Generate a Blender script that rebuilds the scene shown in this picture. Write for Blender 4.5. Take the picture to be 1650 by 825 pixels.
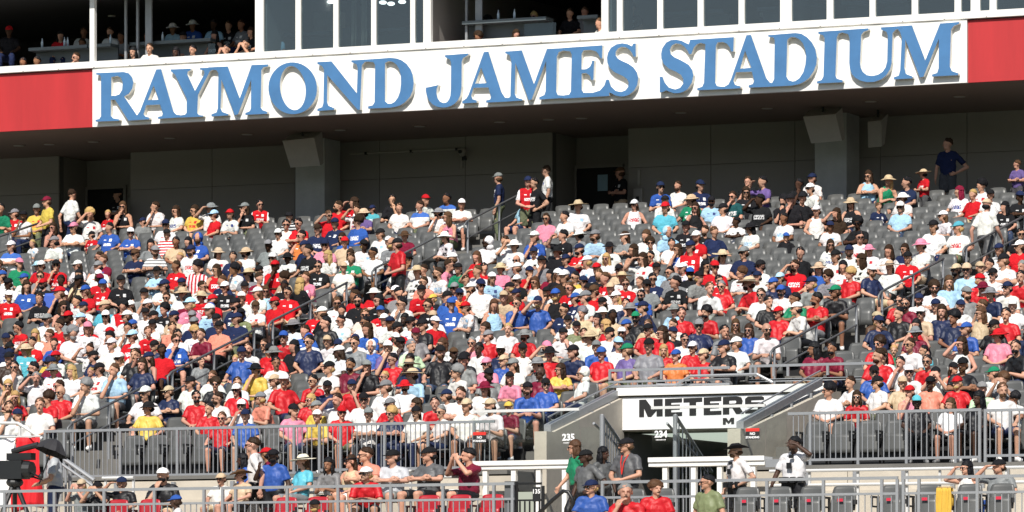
import bpy, bmesh, math, random
import numpy as np
from mathutils import Vector, Matrix, Euler
for o in list(bpy.data.objects): bpy.data.objects.remove(o)
SC = bpy.context.scene
COL = SC.collection
rnd = random.Random(7)
R = math.radians

# ------------------------------------------------------------------ camera
FPX, YHOR, CZ = 7850.0, 1044.0, 2.0           # focal length and horizon of the photograph in its own pixels
TH = R(24.5); CT, ST = math.cos(TH), math.sin(TH)
cam = bpy.data.cameras.new('camera'); camo = bpy.data.objects.new('camera', cam); COL.objects.link(camo)
camo.location = (0, 0, CZ); camo.rotation_euler = (R(90), 0, TH)
cam.sensor_width = 36; cam.lens = FPX / 1650 * 36; cam.shift_y = (YHOR - 412.5) / 1650
cam.clip_start = 1; cam.clip_end = 3000
SC.camera = camo
# ------------------------------------------------------------------ light
SUN_EL, SUN_AZ = R(45), R(-12)                  # sun stands over the pitch, square on to the stand
wd = bpy.data.worlds.new('World'); SC.world = wd; wd.use_nodes = True
nt = wd.node_tree; sky = nt.nodes.new('ShaderNodeTexSky'); sky.sky_type = 'NISHITA'; sky.sun_disc = False
sky.sun_elevation = SUN_EL; sky.sun_rotation = math.pi + SUN_AZ
nt.links.new(sky.outputs[0], nt.nodes['Background'].inputs[0]); nt.nodes['Background'].inputs[1].default_value = 0.075
sl = bpy.data.lights.new('sun', 'SUN'); sl.energy = 4.6; sl.angle = R(0.5); sl.color = (1, .955, .88)
so = bpy.data.objects.new('sun', sl); COL.objects.link(so)
sd = Vector((-math.sin(SUN_AZ) * math.cos(SUN_EL), -math.cos(SUN_AZ) * math.cos(SUN_EL), math.sin(SUN_EL)))
so.rotation_euler = sd.to_track_quat('Z', 'Y').to_euler(); so.location = sd * 200
SC.view_settings.view_transform = 'Standard'; SC.view_settings.look = 'None'
SC.view_settings.exposure = 0.36; SC.view_settings.gamma = 1
SC.render.engine = 'CYCLES'; SC.render.resolution_x = 1024; SC.render.resolution_y = 512

# where a pixel of the photograph meets the plane at distance Y
def PX(px, py, Y):
    a = (px - 825) / FPX; z = Y / (CT + a * ST)
    return z * (a * CT - ST), (YHOR - py) / FPX * z + CZ
def PXX(px, Y): return PX(px, 0, Y)[0]
def PYX(px, py, X):                            # ... and the plane at X
    a = (px - 825) / FPX; k = CT + a * ST; Y = X * k / (a * CT - ST)
    return Y, (YHOR - py) / FPX * (Y / k) + CZ
def proj(X, Y, Z):
    zc = -ST * X + CT * Y; return 825 + FPX * (CT * X + ST * Y) / zc, YHOR - FPX * (Z - CZ) / zc

# ------------------------------------------------------------------ materials
MATS = {}
def newmat(n):
    m = bpy.data.materials.new(n); m.use_nodes = True; MATS[n] = m
    return m, m.node_tree, m.node_tree.nodes['Principled BSDF']
def mat(n, col, rough=.6, metal=0, var=.12, scale=6, bump=0, spec=.5, streak=0):
    m, t, p = newmat(n); N = t.nodes
    p.inputs['Roughness'].default_value = rough; p.inputs['Metallic'].default_value = metal
    p.inputs['Specular IOR Level'].default_value = spec
    tc = N.new('ShaderNodeTexCoord'); src = tc.outputs['Object']
    if streak:
        mp = N.new('ShaderNodeMapping'); mp.inputs['Scale'].default_value = (1, 1, .12); t.links.new(src, mp.inputs[0]); src = mp.outputs[0]
    ns = N.new('ShaderNodeTexNoise'); ns.inputs['Scale'].default_value = scale; ns.inputs['Detail'].default_value = 6
    ns.inputs['Roughness'].default_value = .65
    t.links.new(src, ns.inputs[0])
    mx = N.new('ShaderNodeMix'); mx.data_type = 'RGBA'
    mx.inputs[6].default_value = tuple(c * (1 - var) for c in col) + (1,); mx.inputs[7].default_value = tuple(min(1, c * (1 + var)) for c in col) + (1,)
    t.links.new(ns.outputs[0], mx.inputs[0]); t.links.new(mx.outputs[2], p.inputs['Base Color'])
    if bump:
        b = N.new('ShaderNodeBump'); b.inputs['Strength'].default_value = bump; b.inputs['Distance'].default_value = .02
        n2 = N.new('ShaderNodeTexNoise'); n2.inputs['Scale'].default_value = scale * 5; t.links.new(tc.outputs['Object'], n2.inputs[0])
        t.links.new(n2.outputs[0], b.inputs['Height']); t.links.new(b.outputs[0], p.inputs['Normal'])
    return m
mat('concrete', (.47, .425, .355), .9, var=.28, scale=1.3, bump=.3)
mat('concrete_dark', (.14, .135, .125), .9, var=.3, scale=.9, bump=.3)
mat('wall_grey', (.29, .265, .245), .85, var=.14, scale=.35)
mat('soffit', (.27, .20, .165), .8, var=.1, scale=.5)
mat('white_paint', (.78, .765, .73), .55, var=.07, scale=2.2, streak=1)
mat('red_panel', (.43, .021, .024), .6, var=.3, scale=2.0, streak=1)
mat('letter_blue', (.058, .172, .36), .5, var=.28, scale=1.8)
mat('letter_side', (.80, .78, .72), .5, var=.08)
mat('seam', (.2, .18, .16), .8)
mat('galv', (.31, .32, .335), .42, .35, var=.14, scale=9)
mat('rail_dark', (.13, .135, .14), .5, .4, var=.1)
mat('black_metal', (.015, .015, .016), .4, .2)
mat('rail_white', (.58, .58, .57), .4, var=.05)
mat('seat_grey', (.082, .084, .082), .40, var=.10, scale=14, spec=.5)
mat('seat_black', (.014, .014, .015), .5)
mat('seat_red', (.33, .012, .02), .38, var=.1)
mat('red_plate', (.5, .02, .05), .5)
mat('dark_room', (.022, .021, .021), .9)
mat('counter', (.10, .12, .13), .4)
mat('sign_black', (.012, .012, .012), .6)
mat('sign_red', (.62, .03, .02), .5)
mat('sign_white', (.8, .8, .8), .5, var=.02)
mat('flag_red', (.62, .012, .02), .75, var=.12, scale=3)
mat('flag_white', (.8, .8, .8), .75, var=.04)
mat('camera_black', (.012, .013, .014), .45)
mat('umbrella_black', (.022, .021, .024), .8)
mat('towel', (.56, .35, .05), .9, var=.15, scale=12)
mat('blue_board', (.045, .10, .42), .6)
mat('pitch', (.06, .11, .035), .9, var=.3, scale=.05)
mat('speaker_grey', (.42, .39, .36), .8)
mat('column', (.44, .44, .43), .9, var=.3, scale=1.6, bump=.3)
mat('lamp_metal', (.5, .47, .42), .4)
mat('bottle_mat', (.5, .6, .7), .2)
mat('cup_mat', (.8, .8, .8), .4)
mat('screen_blue', (.25, .42, .52), .3)
def glassmat(n, tint, mixv, rough=.02):
    m, t, p = newmat(n); N = t.nodes; out = N['Material Output']; N.remove(p)
    tr = N.new('ShaderNodeBsdfTransparent'); tr.inputs[0].default_value = tint + (1,)
    gl = N.new('ShaderNodeBsdfGlossy'); gl.inputs['Roughness'].default_value = rough
    mx = N.new('ShaderNodeMixShader'); mx.inputs[0].default_value = mixv
    t.links.new(tr.outputs[0], mx.inputs[1]); t.links.new(gl.outputs[0], mx.inputs[2]); t.links.new(mx.outputs[0], out.inputs[0])
glassmat('pane_glass', (.60, .68, .71), .13)
glassmat('screen_glass', (.55, .63, .66), .06)
glassmat('rail_glass', (.955, .975, .97), .03)

# node maths in short form
class NX:
    def __init__(s, t): s.t = t
    def m(s, op, a, b=None, c=None):
        n = s.t.nodes.new('ShaderNodeMath'); n.operation = op
        for i, v in enumerate((a, b, c)):
            if v is None: continue
            if hasattr(v, 'is_output'): s.t.links.new(v, n.inputs[i])
            else: n.inputs[i].default_value = v
        return n.outputs[0]
    def lt(s, a, b): return s.m('LESS_THAN', a, b)
    def gt(s, a, b): return s.m('GREATER_THAN', a, b)
    def box(s, x, cx, hx, z, cz, hz):
        return s.m('MULTIPLY', s.lt(s.m('ABSOLUTE', s.m('SUBTRACT', x, cx)), hx), s.lt(s.m('ABSOLUTE', s.m('SUBTRACT', z, cz)), hz))
    def frac(s, x, p): return s.lt(s.m('FRACT', s.m('ADD', s.m('DIVIDE', x, p), 50.25)), .5)
    def eq(s, p, k): return s.lt(s.m('ABSOLUTE', s.m('SUBTRACT', p, k)), .3)
    def mix(s, f, a, b):
        n = s.t.nodes.new('ShaderNodeMix'); n.data_type = 'RGBA'
        for i, v in ((0, f), (6, a), (7, b)):
            if hasattr(v, 'is_output'): s.t.links.new(v, n.inputs[i])
            else: n.inputs[i].default_value = v
        return n.outputs[2]
def cloth(n, crowd, shirt=True, rough=.85, skin=False):
    m, t, p = newmat(n); N = t.nodes; x = NX(t)
    p.inputs['Roughness'].default_value = rough; p.inputs['Specular IOR Level'].default_value = .12 if not skin else .3
    def att(name, kind='OBJECT', out='Color'):
        a = N.new('ShaderNodeAttribute'); a.attribute_name = name; a.attribute_type = kind; return a.outputs[out]
    if crowd:
        base = att('col', 'GEOMETRY'); acc = att('accent', 'GEOMETRY'); pat = att('pattern', 'GEOMETRY', 'Fac'); loc = att('loc', 'GEOMETRY', 'Vector')
    else:
        oi = N.new('ShaderNodeObjectInfo'); base = oi.outputs['Color']
        tc = N.new('ShaderNodeTexCoord'); loc = tc.outputs['Object']
        acc = att('accent'); pat = att('pattern', 'OBJECT', 'Fac')
    col = base
    if shirt:
        sp = N.new('ShaderNodeSeparateXYZ'); t.links.new(loc, sp.inputs[0]); X, Y, Z = sp.outputs
        if not crowd: Z = x.m('SUBTRACT', Z, att('zoff', 'OBJECT', 'Fac'))
        front = x.lt(Y, x.m('ADD', .02, 0))
        crest = x.m('MAXIMUM', x.box(X, .075, .032, Z, .90, .036), x.box(X, -.07, .032, Z, .905, .010))
        nz = N.new('ShaderNodeTexNoise'); nz.inputs['Scale'].default_value = 38; t.links.new(loc, nz.inputs[0])
        graph = x.m('MULTIPLY', x.box(X, 0, .12, Z, .82, .05), x.gt(nz.outputs[0], .47))
        side = x.gt(x.m('ABSOLUTE', X), .205)
        yoke = x.gt(Z, .93)
        jer = x.m('MAXIMUM', crest, x.m('MULTIPLY', x.box(X, 0, .1, Z, .79, .034), x.gt(nz.outputs[0], .45)))
        opts = [(1, x.m('MULTIPLY', crest, front)), (2, x.frac(X, .085)), (3, x.frac(Z, .075)), (4, x.m('MULTIPLY', graph, front)),
                (5, x.m('MAXIMUM', side, x.m('MULTIPLY', jer, front))), (6, yoke), (7, x.m('MULTIPLY', jer, front))]
        f = 0.0
        for k, v in opts: f = x.m('ADD', x.m('MULTIPLY', x.eq(pat, k), v), f)
        col = x.mix(f, base, acc)
    nv = N.new('ShaderNodeTexNoise'); nv.inputs['Scale'].default_value = 9; nv.inputs['Detail'].default_value = 4; t.links.new(loc, nv.inputs[0])
    h = N.new('ShaderNodeHueSaturation'); t.links.new(col, h.inputs['Color'])
    t.links.new(x.m('ADD', x.m('MULTIPLY', nv.outputs[0], .3 if not skin else .25), .85), h.inputs['Value'])
    t.links.new(h.outputs[0], p.inputs['Base Color'])
    b = N.new('ShaderNodeBump'); b.inputs['Strength'].default_value = .9 if not skin else .1; b.inputs['Distance'].default_value = .06
    t.links.new(nv.outputs[0], b.inputs['Height']); t.links.new(b.outputs[0], p.inputs['Normal'])
    return m
cloth('shirt_cloth', False); cloth('plain_cloth', False, False); cloth('skin', False, False, .5, True); cloth('hair_mat', False, False, .5)
cloth('crowd_cloth', True)
mat('lips', (.30, .09, .08), .5); mat('eye_white', (.7, .7, .68), .3); mat('eye_dark', (.02, .012, .01), .3)
mat('lens_black', (.008, .008, .01), .12); mat('hat_band', (.02, .02, .022), .7)
# ------------------------------------------------------------------ mesh helpers
class MB:
    def __init__(s): s.v = []; s.f = []; s.mi = []; s.cur = 0
    def add(s, vs, fs):
        b = len(s.v); s.v += [tuple(v) for v in vs]; s.f += [tuple(i + b for i in f) for f in fs]; s.mi += [s.cur] * len(fs)
    def box(s, x0, x1, y0, y1, z0, z1):
        v = [(x, y, z) for z in (z0, z1) for y in (y0, y1) for x in (x0, x1)]
        s.add(v, [(0, 2, 3, 1), (4, 5, 7, 6), (0, 1, 5, 4), (2, 6, 7, 3), (0, 4, 6, 2), (1, 3, 7, 5)]); return s
    def tube(s, pts, r, n=8, cap=True):
        pts = [Vector(p) for p in pts]; rs = r if isinstance(r, (list, tuple)) else [r] * len(pts)
        rings = []
        for i, p in enumerate(pts):
            d = (pts[min(i + 1, len(pts) - 1)] - pts[max(i - 1, 0)]).normalized()
            u = d.orthogonal().normalized() if i == 0 else (u - d * u.dot(d)).normalized()
            w = d.cross(u)
            rings.append([p + (u * math.cos(2 * math.pi * k / n) + w * math.sin(2 * math.pi * k / n)) * rs[i] for k in range(n)])
        v = [q for g in rings for q in g]; f = []
        for i in range(len(pts) - 1):
            for k in range(n):
                a = i * n + k; b = i * n + (k + 1) % n; f.append((a, b, b + n, a + n))
        if cap: f.append(tuple(range(n))[::-1]); f.append(tuple((len(pts) - 1) * n + k for k in range(n)))
        s.add(v, f); return s
    def ell(s, c, r, rot=None, nu=12, nv=8, z0=-1, z1=1):
        M = rot.to_3x3() if rot is not None else Matrix.Identity(3); c = Vector(c); v = []; f = []
        t0 = math.asin(max(-1, z0)); t1 = math.asin(min(1, z1))
        for j in range(nv + 1):
            t = t0 + (t1 - t0) * j / nv
            for i in range(nu):
                a = 2 * math.pi * i / nu
                v.append(c + M @ Vector((r[0] * math.cos(t) * math.cos(a), r[1] * math.cos(t) * math.sin(a), r[2] * math.sin(t))))
        for j in range(nv):
            for i in range(nu):
                a = j * nu + i; b = j * nu + (i + 1) % nu; f.append((a, b, b + nu, a + nu))
        f.append(tuple(range(nu))[::-1]); f.append(tuple(nv * nu + i for i in range(nu)))
        s.add(v, f); return s
    def cap(s, p0, p1, r0, r1, n=10):
        p0 = Vector(p0); p1 = Vector(p1); d = (p1 - p0).normalized(); pts = []; rs = []
        for k in (90, 60, 30, 0): a = R(k); pts.append(p0 - d * r0 * math.sin(a)); rs.append(max(r0 * math.cos(a), r0 * .08))
        for k in (0, 30, 60, 90): a = R(k); pts.append(p1 + d * r1 * math.sin(a)); rs.append(max(r1 * math.cos(a), r1 * .08))
        s.tube(pts, rs, n); return s
    def shell(s, fn, nu, nv, th):
        g = [[Vector(fn(i / nu, j / nv)) for i in range(nu + 1)] for j in range(nv + 1)]
        v = []; nrm = Vector(th); W = nu + 1; K = W * (nv + 1)
        for row in g: v += row
        for row in g: v += [q + nrm for q in row]
        f = []
        for j in range(nv):
            for i in range(nu):
                a = j * W + i; q = (a, a + 1, a + 1 + W, a + W); f.append(q); f.append(tuple(k + K for k in q[::-1]))
        for i in range(nu):
            f.append((i, i + K, i + 1 + K, i + 1)); a = nv * W + i; f.append((a, a + 1, a + 1 + K, a + K))
        for j in range(nv):
            a = j * W; f.append((a, a + W, a + W + K, a + K)); a = j * W + nu; f.append((a, a + K, a + W + K, a + W))
        s.add(v, f); return s
    def mesh(s, name, mats, smooth=False):
        m = bpy.data.meshes.new(name); m.from_pydata(s.v, [], s.f)
        for k in (mats if isinstance(mats, (list, tuple)) else [mats]): m.materials.append(MATS[k])
        m.polygons.foreach_set('material_index', s.mi)
        bm = bmesh.new(); bm.from_mesh(m); bmesh.ops.recalc_face_normals(bm, faces=bm.faces); bm.to_mesh(m); bm.free()
        if smooth: m.polygons.foreach_set('use_smooth', [True] * len(m.polygons))
        m.update(); return m
    def build(s, name, mats, parent=None, loc=(0, 0, 0), smooth=False):
        return link(name, s.mesh(name, mats, smooth), parent, loc)
def link(name, data, parent=None, loc=(0, 0, 0), rz=0):
    o = bpy.data.objects.new(name, data); COL.objects.link(o)
    if parent is not None: o.parent = parent
    o.location = loc; o.rotation_euler = (0, 0, rz); return o
def tag(o, label=None, cat=None, group=None, kind=None):
    if label: o['label'] = label
    if cat: o['category'] = cat
    if group: o['group'] = group
    if kind: o['kind'] = kind
    return o
def empty(name, loc=(0, 0, 0), label=None, cat=None, group=None, rz=0):
    return tag(link(name, None, None, loc, rz), label, cat, group)
def prism(outl, holes, place, d):
    """flat outline with holes, given in 2-D; place(x, y, depth) puts a point; returns face mesh (slot 0) with sides (slot 1)"""
    bm = bmesh.new(); loops = [outl] + holes; edges = []; fr = []
    for lp in loops:
        vs = [bm.verts.new(place(x, y, 0)) for x, y in lp]; fr.append(vs)
        edges += [bm.edges.new((vs[i], vs[(i + 1) % len(vs)])) for i in range(len(vs))]
    res = bmesh.ops.triangle_fill(bm, use_beauty=True, use_dissolve=False, edges=edges)
    for vs, lp in zip(fr, loops):
        bk = [bm.verts.new(place(x, y, d)) for x, y in lp]
        for i in range(len(vs)):
            j = (i + 1) % len(vs)
            f = bm.faces.new((vs[i], vs[j], bk[j], bk[i])); f.material_index = 1
    bmesh.ops.recalc_face_normals(bm, faces=bm.faces)
    m = bpy.data.meshes.new('letter'); bm.to_mesh(m); bm.free(); return m
def text_mesh(txt, size, depth=.004, bold=0):
    c = bpy.data.curves.new('text', 'FONT'); c.body = txt; c.size = size; c.extrude = depth; c.offset = bold
    c.align_x = 'CENTER'; c.align_y = 'CENTER'; c.resolution_u = 3
    o = bpy.data.objects.new('text', c); COL.objects.link(o)
    dg = bpy.context.evaluated_depsgraph_get(); m = bpy.data.meshes.new_from_object(o.evaluated_get(dg))
    bpy.data.objects.remove(o); return m
def smooth01(x): x = max(0, min(1, x)); return x * x * (3 - 2 * x)
# ------------------------------------------------------------------ the stand
YD, RD, RR, Z0, NR = 81.35, .85, .212, 5.25, 33     # first tread, row depth, row rise, deck level, rows
PL, PR = PXX(1003, 86.12), -32.8                              # sides of the entrance cut into the rows
def zrow(i): return Z0 + RR * i
def yrow(i): return YD + RD * i
ZC = zrow(33); YW, YS, ZS = 113.5, 107.5, 15.15
tag(MB().box(-900, 900, -600, 900, -1, 0).build('ground', 'pitch'), kind='structure')
b = MB()
for k in range(12): b.box(-110, 20, 62 + k * 1.1, 63.1 + k * 1.1 if k < 11 else 76.55, .5, .75 + k * .223)
b.box(-110, 20, 76.55, 82, 3.2, 3.95)
b.box(-110, PXX(760, 79.2), 78.7, 80.15, 3.96, 4.2)
tag(b.build('lower_terrace', 'concrete'), kind='structure')
b = MB()
b.box(-110, PL - .1, 81.0, YD, Z0 - .07, Z0); b.box(PR + .1, 20, 81.0, YD, Z0 - .07, Z0)
for i in range(NR):
    y0, y1, z = yrow(i), yrow(i + 1), zrow(i)
    if i < 6: b.box(-110, PL - .1, y0, y1, z - .36, z); b.box(PR + .1, 20, y0, y1, z - .36, z)
    else: b.box(-110, 20, y0, y1, z - .36, z)
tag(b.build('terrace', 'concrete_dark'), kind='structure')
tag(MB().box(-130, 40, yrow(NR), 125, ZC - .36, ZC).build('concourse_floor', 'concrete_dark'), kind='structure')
# front retaining wall with a ledge, and the entrance tunnel
w = empty('retaining_wall', (0, 0, 0), 'beige concrete retaining wall below the front fence', 'wall')
for x0, x1 in ((-110, PL - .012), (PR + .012, 20)):
    n = 0; x = x0
    while x < x1 - .1:                                           # cast panels, joints open
        e = min(x + 2.4, x1); b = MB().box(x + .006, e - .006, 81.02, 81.3, 3.95, Z0 - .10)
        b.box(x + .006, e - .006, 80.60, 81.017, 3.95, 4.78); b.build('panel', 'concrete', w); x = e
t = empty('entrance_tunnel', (0, 0, 0), 'dark concrete entrance tunnel under the black lettered sign', 'tunnel')
# stepped side walls of the entrance, sloping with the rows
def sidewall(x0, x1, name, y1, pa, pb):
    (ya, za), (yb, zb) = pa, pb; v = []
    for x in (x0, x1):
        v += [(x, ya - .35, 3.95), (x, y1, 3.95), (x, y1, zb), (x, ya, za), (x, ya - .35, za)]
    m = MB(); m.add(v, [(0, 1, 2, 3, 4), (5, 9, 8, 7, 6), (0, 5, 6, 1), (1, 6, 7, 2), (2, 7, 8, 3), (3, 8, 9, 4), (4, 9, 5, 0)])
    return m.build(name, 'concrete', t)
SLL = (PYX(893, 696, PL), PYX(1003, 640, PL)); SLR = (PYX(1184, 692, PR), PYX(1312, 622, PR))
print('SL', SLL, SLR)
sidewall(PL - .25, PL, 'side_wall', 86.2, *SLL); sidewall(PR, PR + .25, 'side_wall', 86.2, *SLR)
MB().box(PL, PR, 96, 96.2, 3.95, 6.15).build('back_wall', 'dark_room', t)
b = MB(); b.box(PL - .25, PL, 86.45, 96, 3.95, 6.15); b.box(PR, PR + .25, 86.45, 96, 3.95, 6.15); b.build('passage_wall', 'wall_grey', t)
ZCOP = PX(1012, 624, 85.9)[1]
MB().box(PL - .25, PR + .25, 86.2, 86.44, 6.16, ZCOP - .153).build('lintel', 'concrete', t)
MB().box(PL - .1, PR + .1, 86.06, 86.46, ZCOP - .15, ZCOP).build('coping', 'white_paint', t)
def slope_rail(X, p0, p1, name, lab):
    """glass balustrade on the sloping side wall: grey channel, panes and top rail"""
    e = empty(name, (0, 0, 0), lab, 'balustrade', 'sloping glass balustrades beside the entrance')
    (ya, za), (yb, zb) = p0, p1
    def q(y0, y1, h0, h1, x0, x1):
        f = lambda y: za + (zb - za) * (y - ya) / (yb - ya)
        m = MB(); v = [(x, y, f(y) + h) for x in (x0, x1) for y, h in ((y0, h0), (y1, h0), (y1, h1), (y0, h1))]
        m.add(v, [(0, 1, 2, 3), (4, 7, 6, 5), (0, 4, 5, 1), (1, 5, 6, 2), (2, 6, 7, 3), (3, 7, 4, 0)]); return m
    q(ya, yb, 0, .14, X - .09, X + .05).build('channel', 'galv', e)
    n = 3
    for k in range(n):
        y0 = ya + (yb - ya) * k / n + .015; y1 = ya + (yb - ya) * (k + 1) / n - .015
        q(y0, y1, .145, .27, X - .006, X + .006).build('pane', 'rail_glass', e)
    q(ya, yb, .272, .292, X - .015, X + .015).build('top_rail', 'galv', e)
    for k in range(4):
        y = ya + (yb - ya) * (k + .3) / 4; q(y, y + .05, -.3, -.003, X + .06, X + .1).build('bracket', 'galv', e)
slope_rail(PL - .12, SLL[0], SLL[1], 'glass_balustrade', 'sloping glass balustrade on the wall left of the entrance')
slope_rail(PR + .12, SLR[0], SLR[1], 'glass_balustrade', 'sloping glass balustrade on the wall right of the entrance')

# lettered board over the entrance
YB = 86.12
bd = empty('entrance_sign', (PXX(1003, YB), YB, 6.2), 'white entrance board with bold black METERS lettering', 'sign')
x0, zt = PX(1003, 641, YB); x1, _ = PX(1318, 630, YB); _, zb = PX(1003, 693, YB)
m = MB(); m.box(0, x1 - x0, 0, .07, zb - 6.2, zt - 6.2); m.build('board', 'sign_white', bd)
def blk(sx, sy): return (980 + sx / 4.342, 570 + sy / 4.342)
def mk(polys, holes=()):                               # letter from photograph pixels on the board's plane
    def place(x, y, d):
        px, py = blk(x, y); X, Z = PX(px, py, YB - .012); return (X - x0, -.012 + d, Z - 6.2)
    return prism(polys, list(holes), place, .014)
ML = [([(216, 322), (262, 320), (318, 395), (318, 318), (366, 316), (380, 316), (380, 436), (338, 437), (338, 396), (300, 440), (276, 440), (250, 380), (250, 442), (216, 442)], []),
      ([(396, 316), (516, 311), (516, 338), (440, 341), (440, 356), (500, 354), (500, 364), (440, 366), (440, 380), (500, 378), (500, 388), (440, 391), (440, 410), (516, 407), (516, 433), (396, 437)], []),
      ([(526, 311), (657, 306), (657, 334), (614, 336), (614, 431), (568, 432), (568, 338), (526, 340)], []),
      ([(668, 306), (791, 301), (791, 328), (712, 331), (712, 346), (775, 344), (775, 354), (712, 356), (712, 370), (775, 368), (775, 378), (712, 381), (712, 401), (791, 398), (791, 424), (668, 428)], []),
      ([(802, 302), (900, 298), (930, 304), (940, 330), (936, 352), (915, 366), (948, 418), (895, 420), (868, 378), (846, 379), (846, 422), (802, 424)], [[(846, 326), (890, 324), (898, 335), (890, 347), (846, 349)]]),
      ([(1090, 320), (1050, 322), (1000, 324), (1000, 338), (1075, 338), (1092, 350), (1092, 395), (1075, 412), (958, 416), (958, 392), (1046, 388), (1046, 370), (975, 372), (957, 360), (957, 315), (978, 299), (1072, 296), (1088, 303)], []),
      ([(802, 450), (826, 449), (842, 472), (858, 448), (880, 447), (880, 490), (860, 491), (860, 470), (842, 490), (822, 470), (822, 494), (802, 495)], [])]
for pl, hl in ML:
    me = mk(pl, hl); me.materials.append(MATS['sign_black']); me.materials.append(MATS['sign_black'])
    link('letter', me, bd)

# ------------------------------------------------------------------ overhang, sign and suites
of = tag(MB().box(-130, 40, YS + .12, YW, ZS + .002, ZS + .3).build('overhang', 'soffit'), 'brown soffit of the overhanging upper storey', 'overhang')
xl, xr = PXX(149, YS), PXX(1558, YS); ZT = 16.63; ZI = 16.80
sg = empty('stadium_sign', (xl, YS, ZS), 'long white fascia sign with raised blue serif letters RAYMOND JAMES STADIUM', 'sign')
MB().box(0, xr - xl, 0, .14, 0, ZT - ZS).build('board', 'white_paint', sg)
for nm, x0_, x1_, lab in (('red_panel', -130, xl, 'plain red fascia panel left of the sign'), ('red_panel', xr, 40, 'plain red fascia panel right of the sign')):
    e = empty(nm, (0, 0, 0), lab, 'panel', 'red fascia panels')
    w_ = 6.0; k = 0; xx = x0_ if x0_ > -100 else xl
    st = -w_ if x0_ < -100 else w_
    while x0_ - .01 <= xx <= x1_ + .01 and k < 9:
        a_, b_ = sorted((xx, xx + st)); MB().box(a_ + .012, b_ - .012, YS + .05, YS + .14, ZS + .002, ZT - .03).build('panel', 'red_panel', e); xx += st; k += 1
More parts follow.
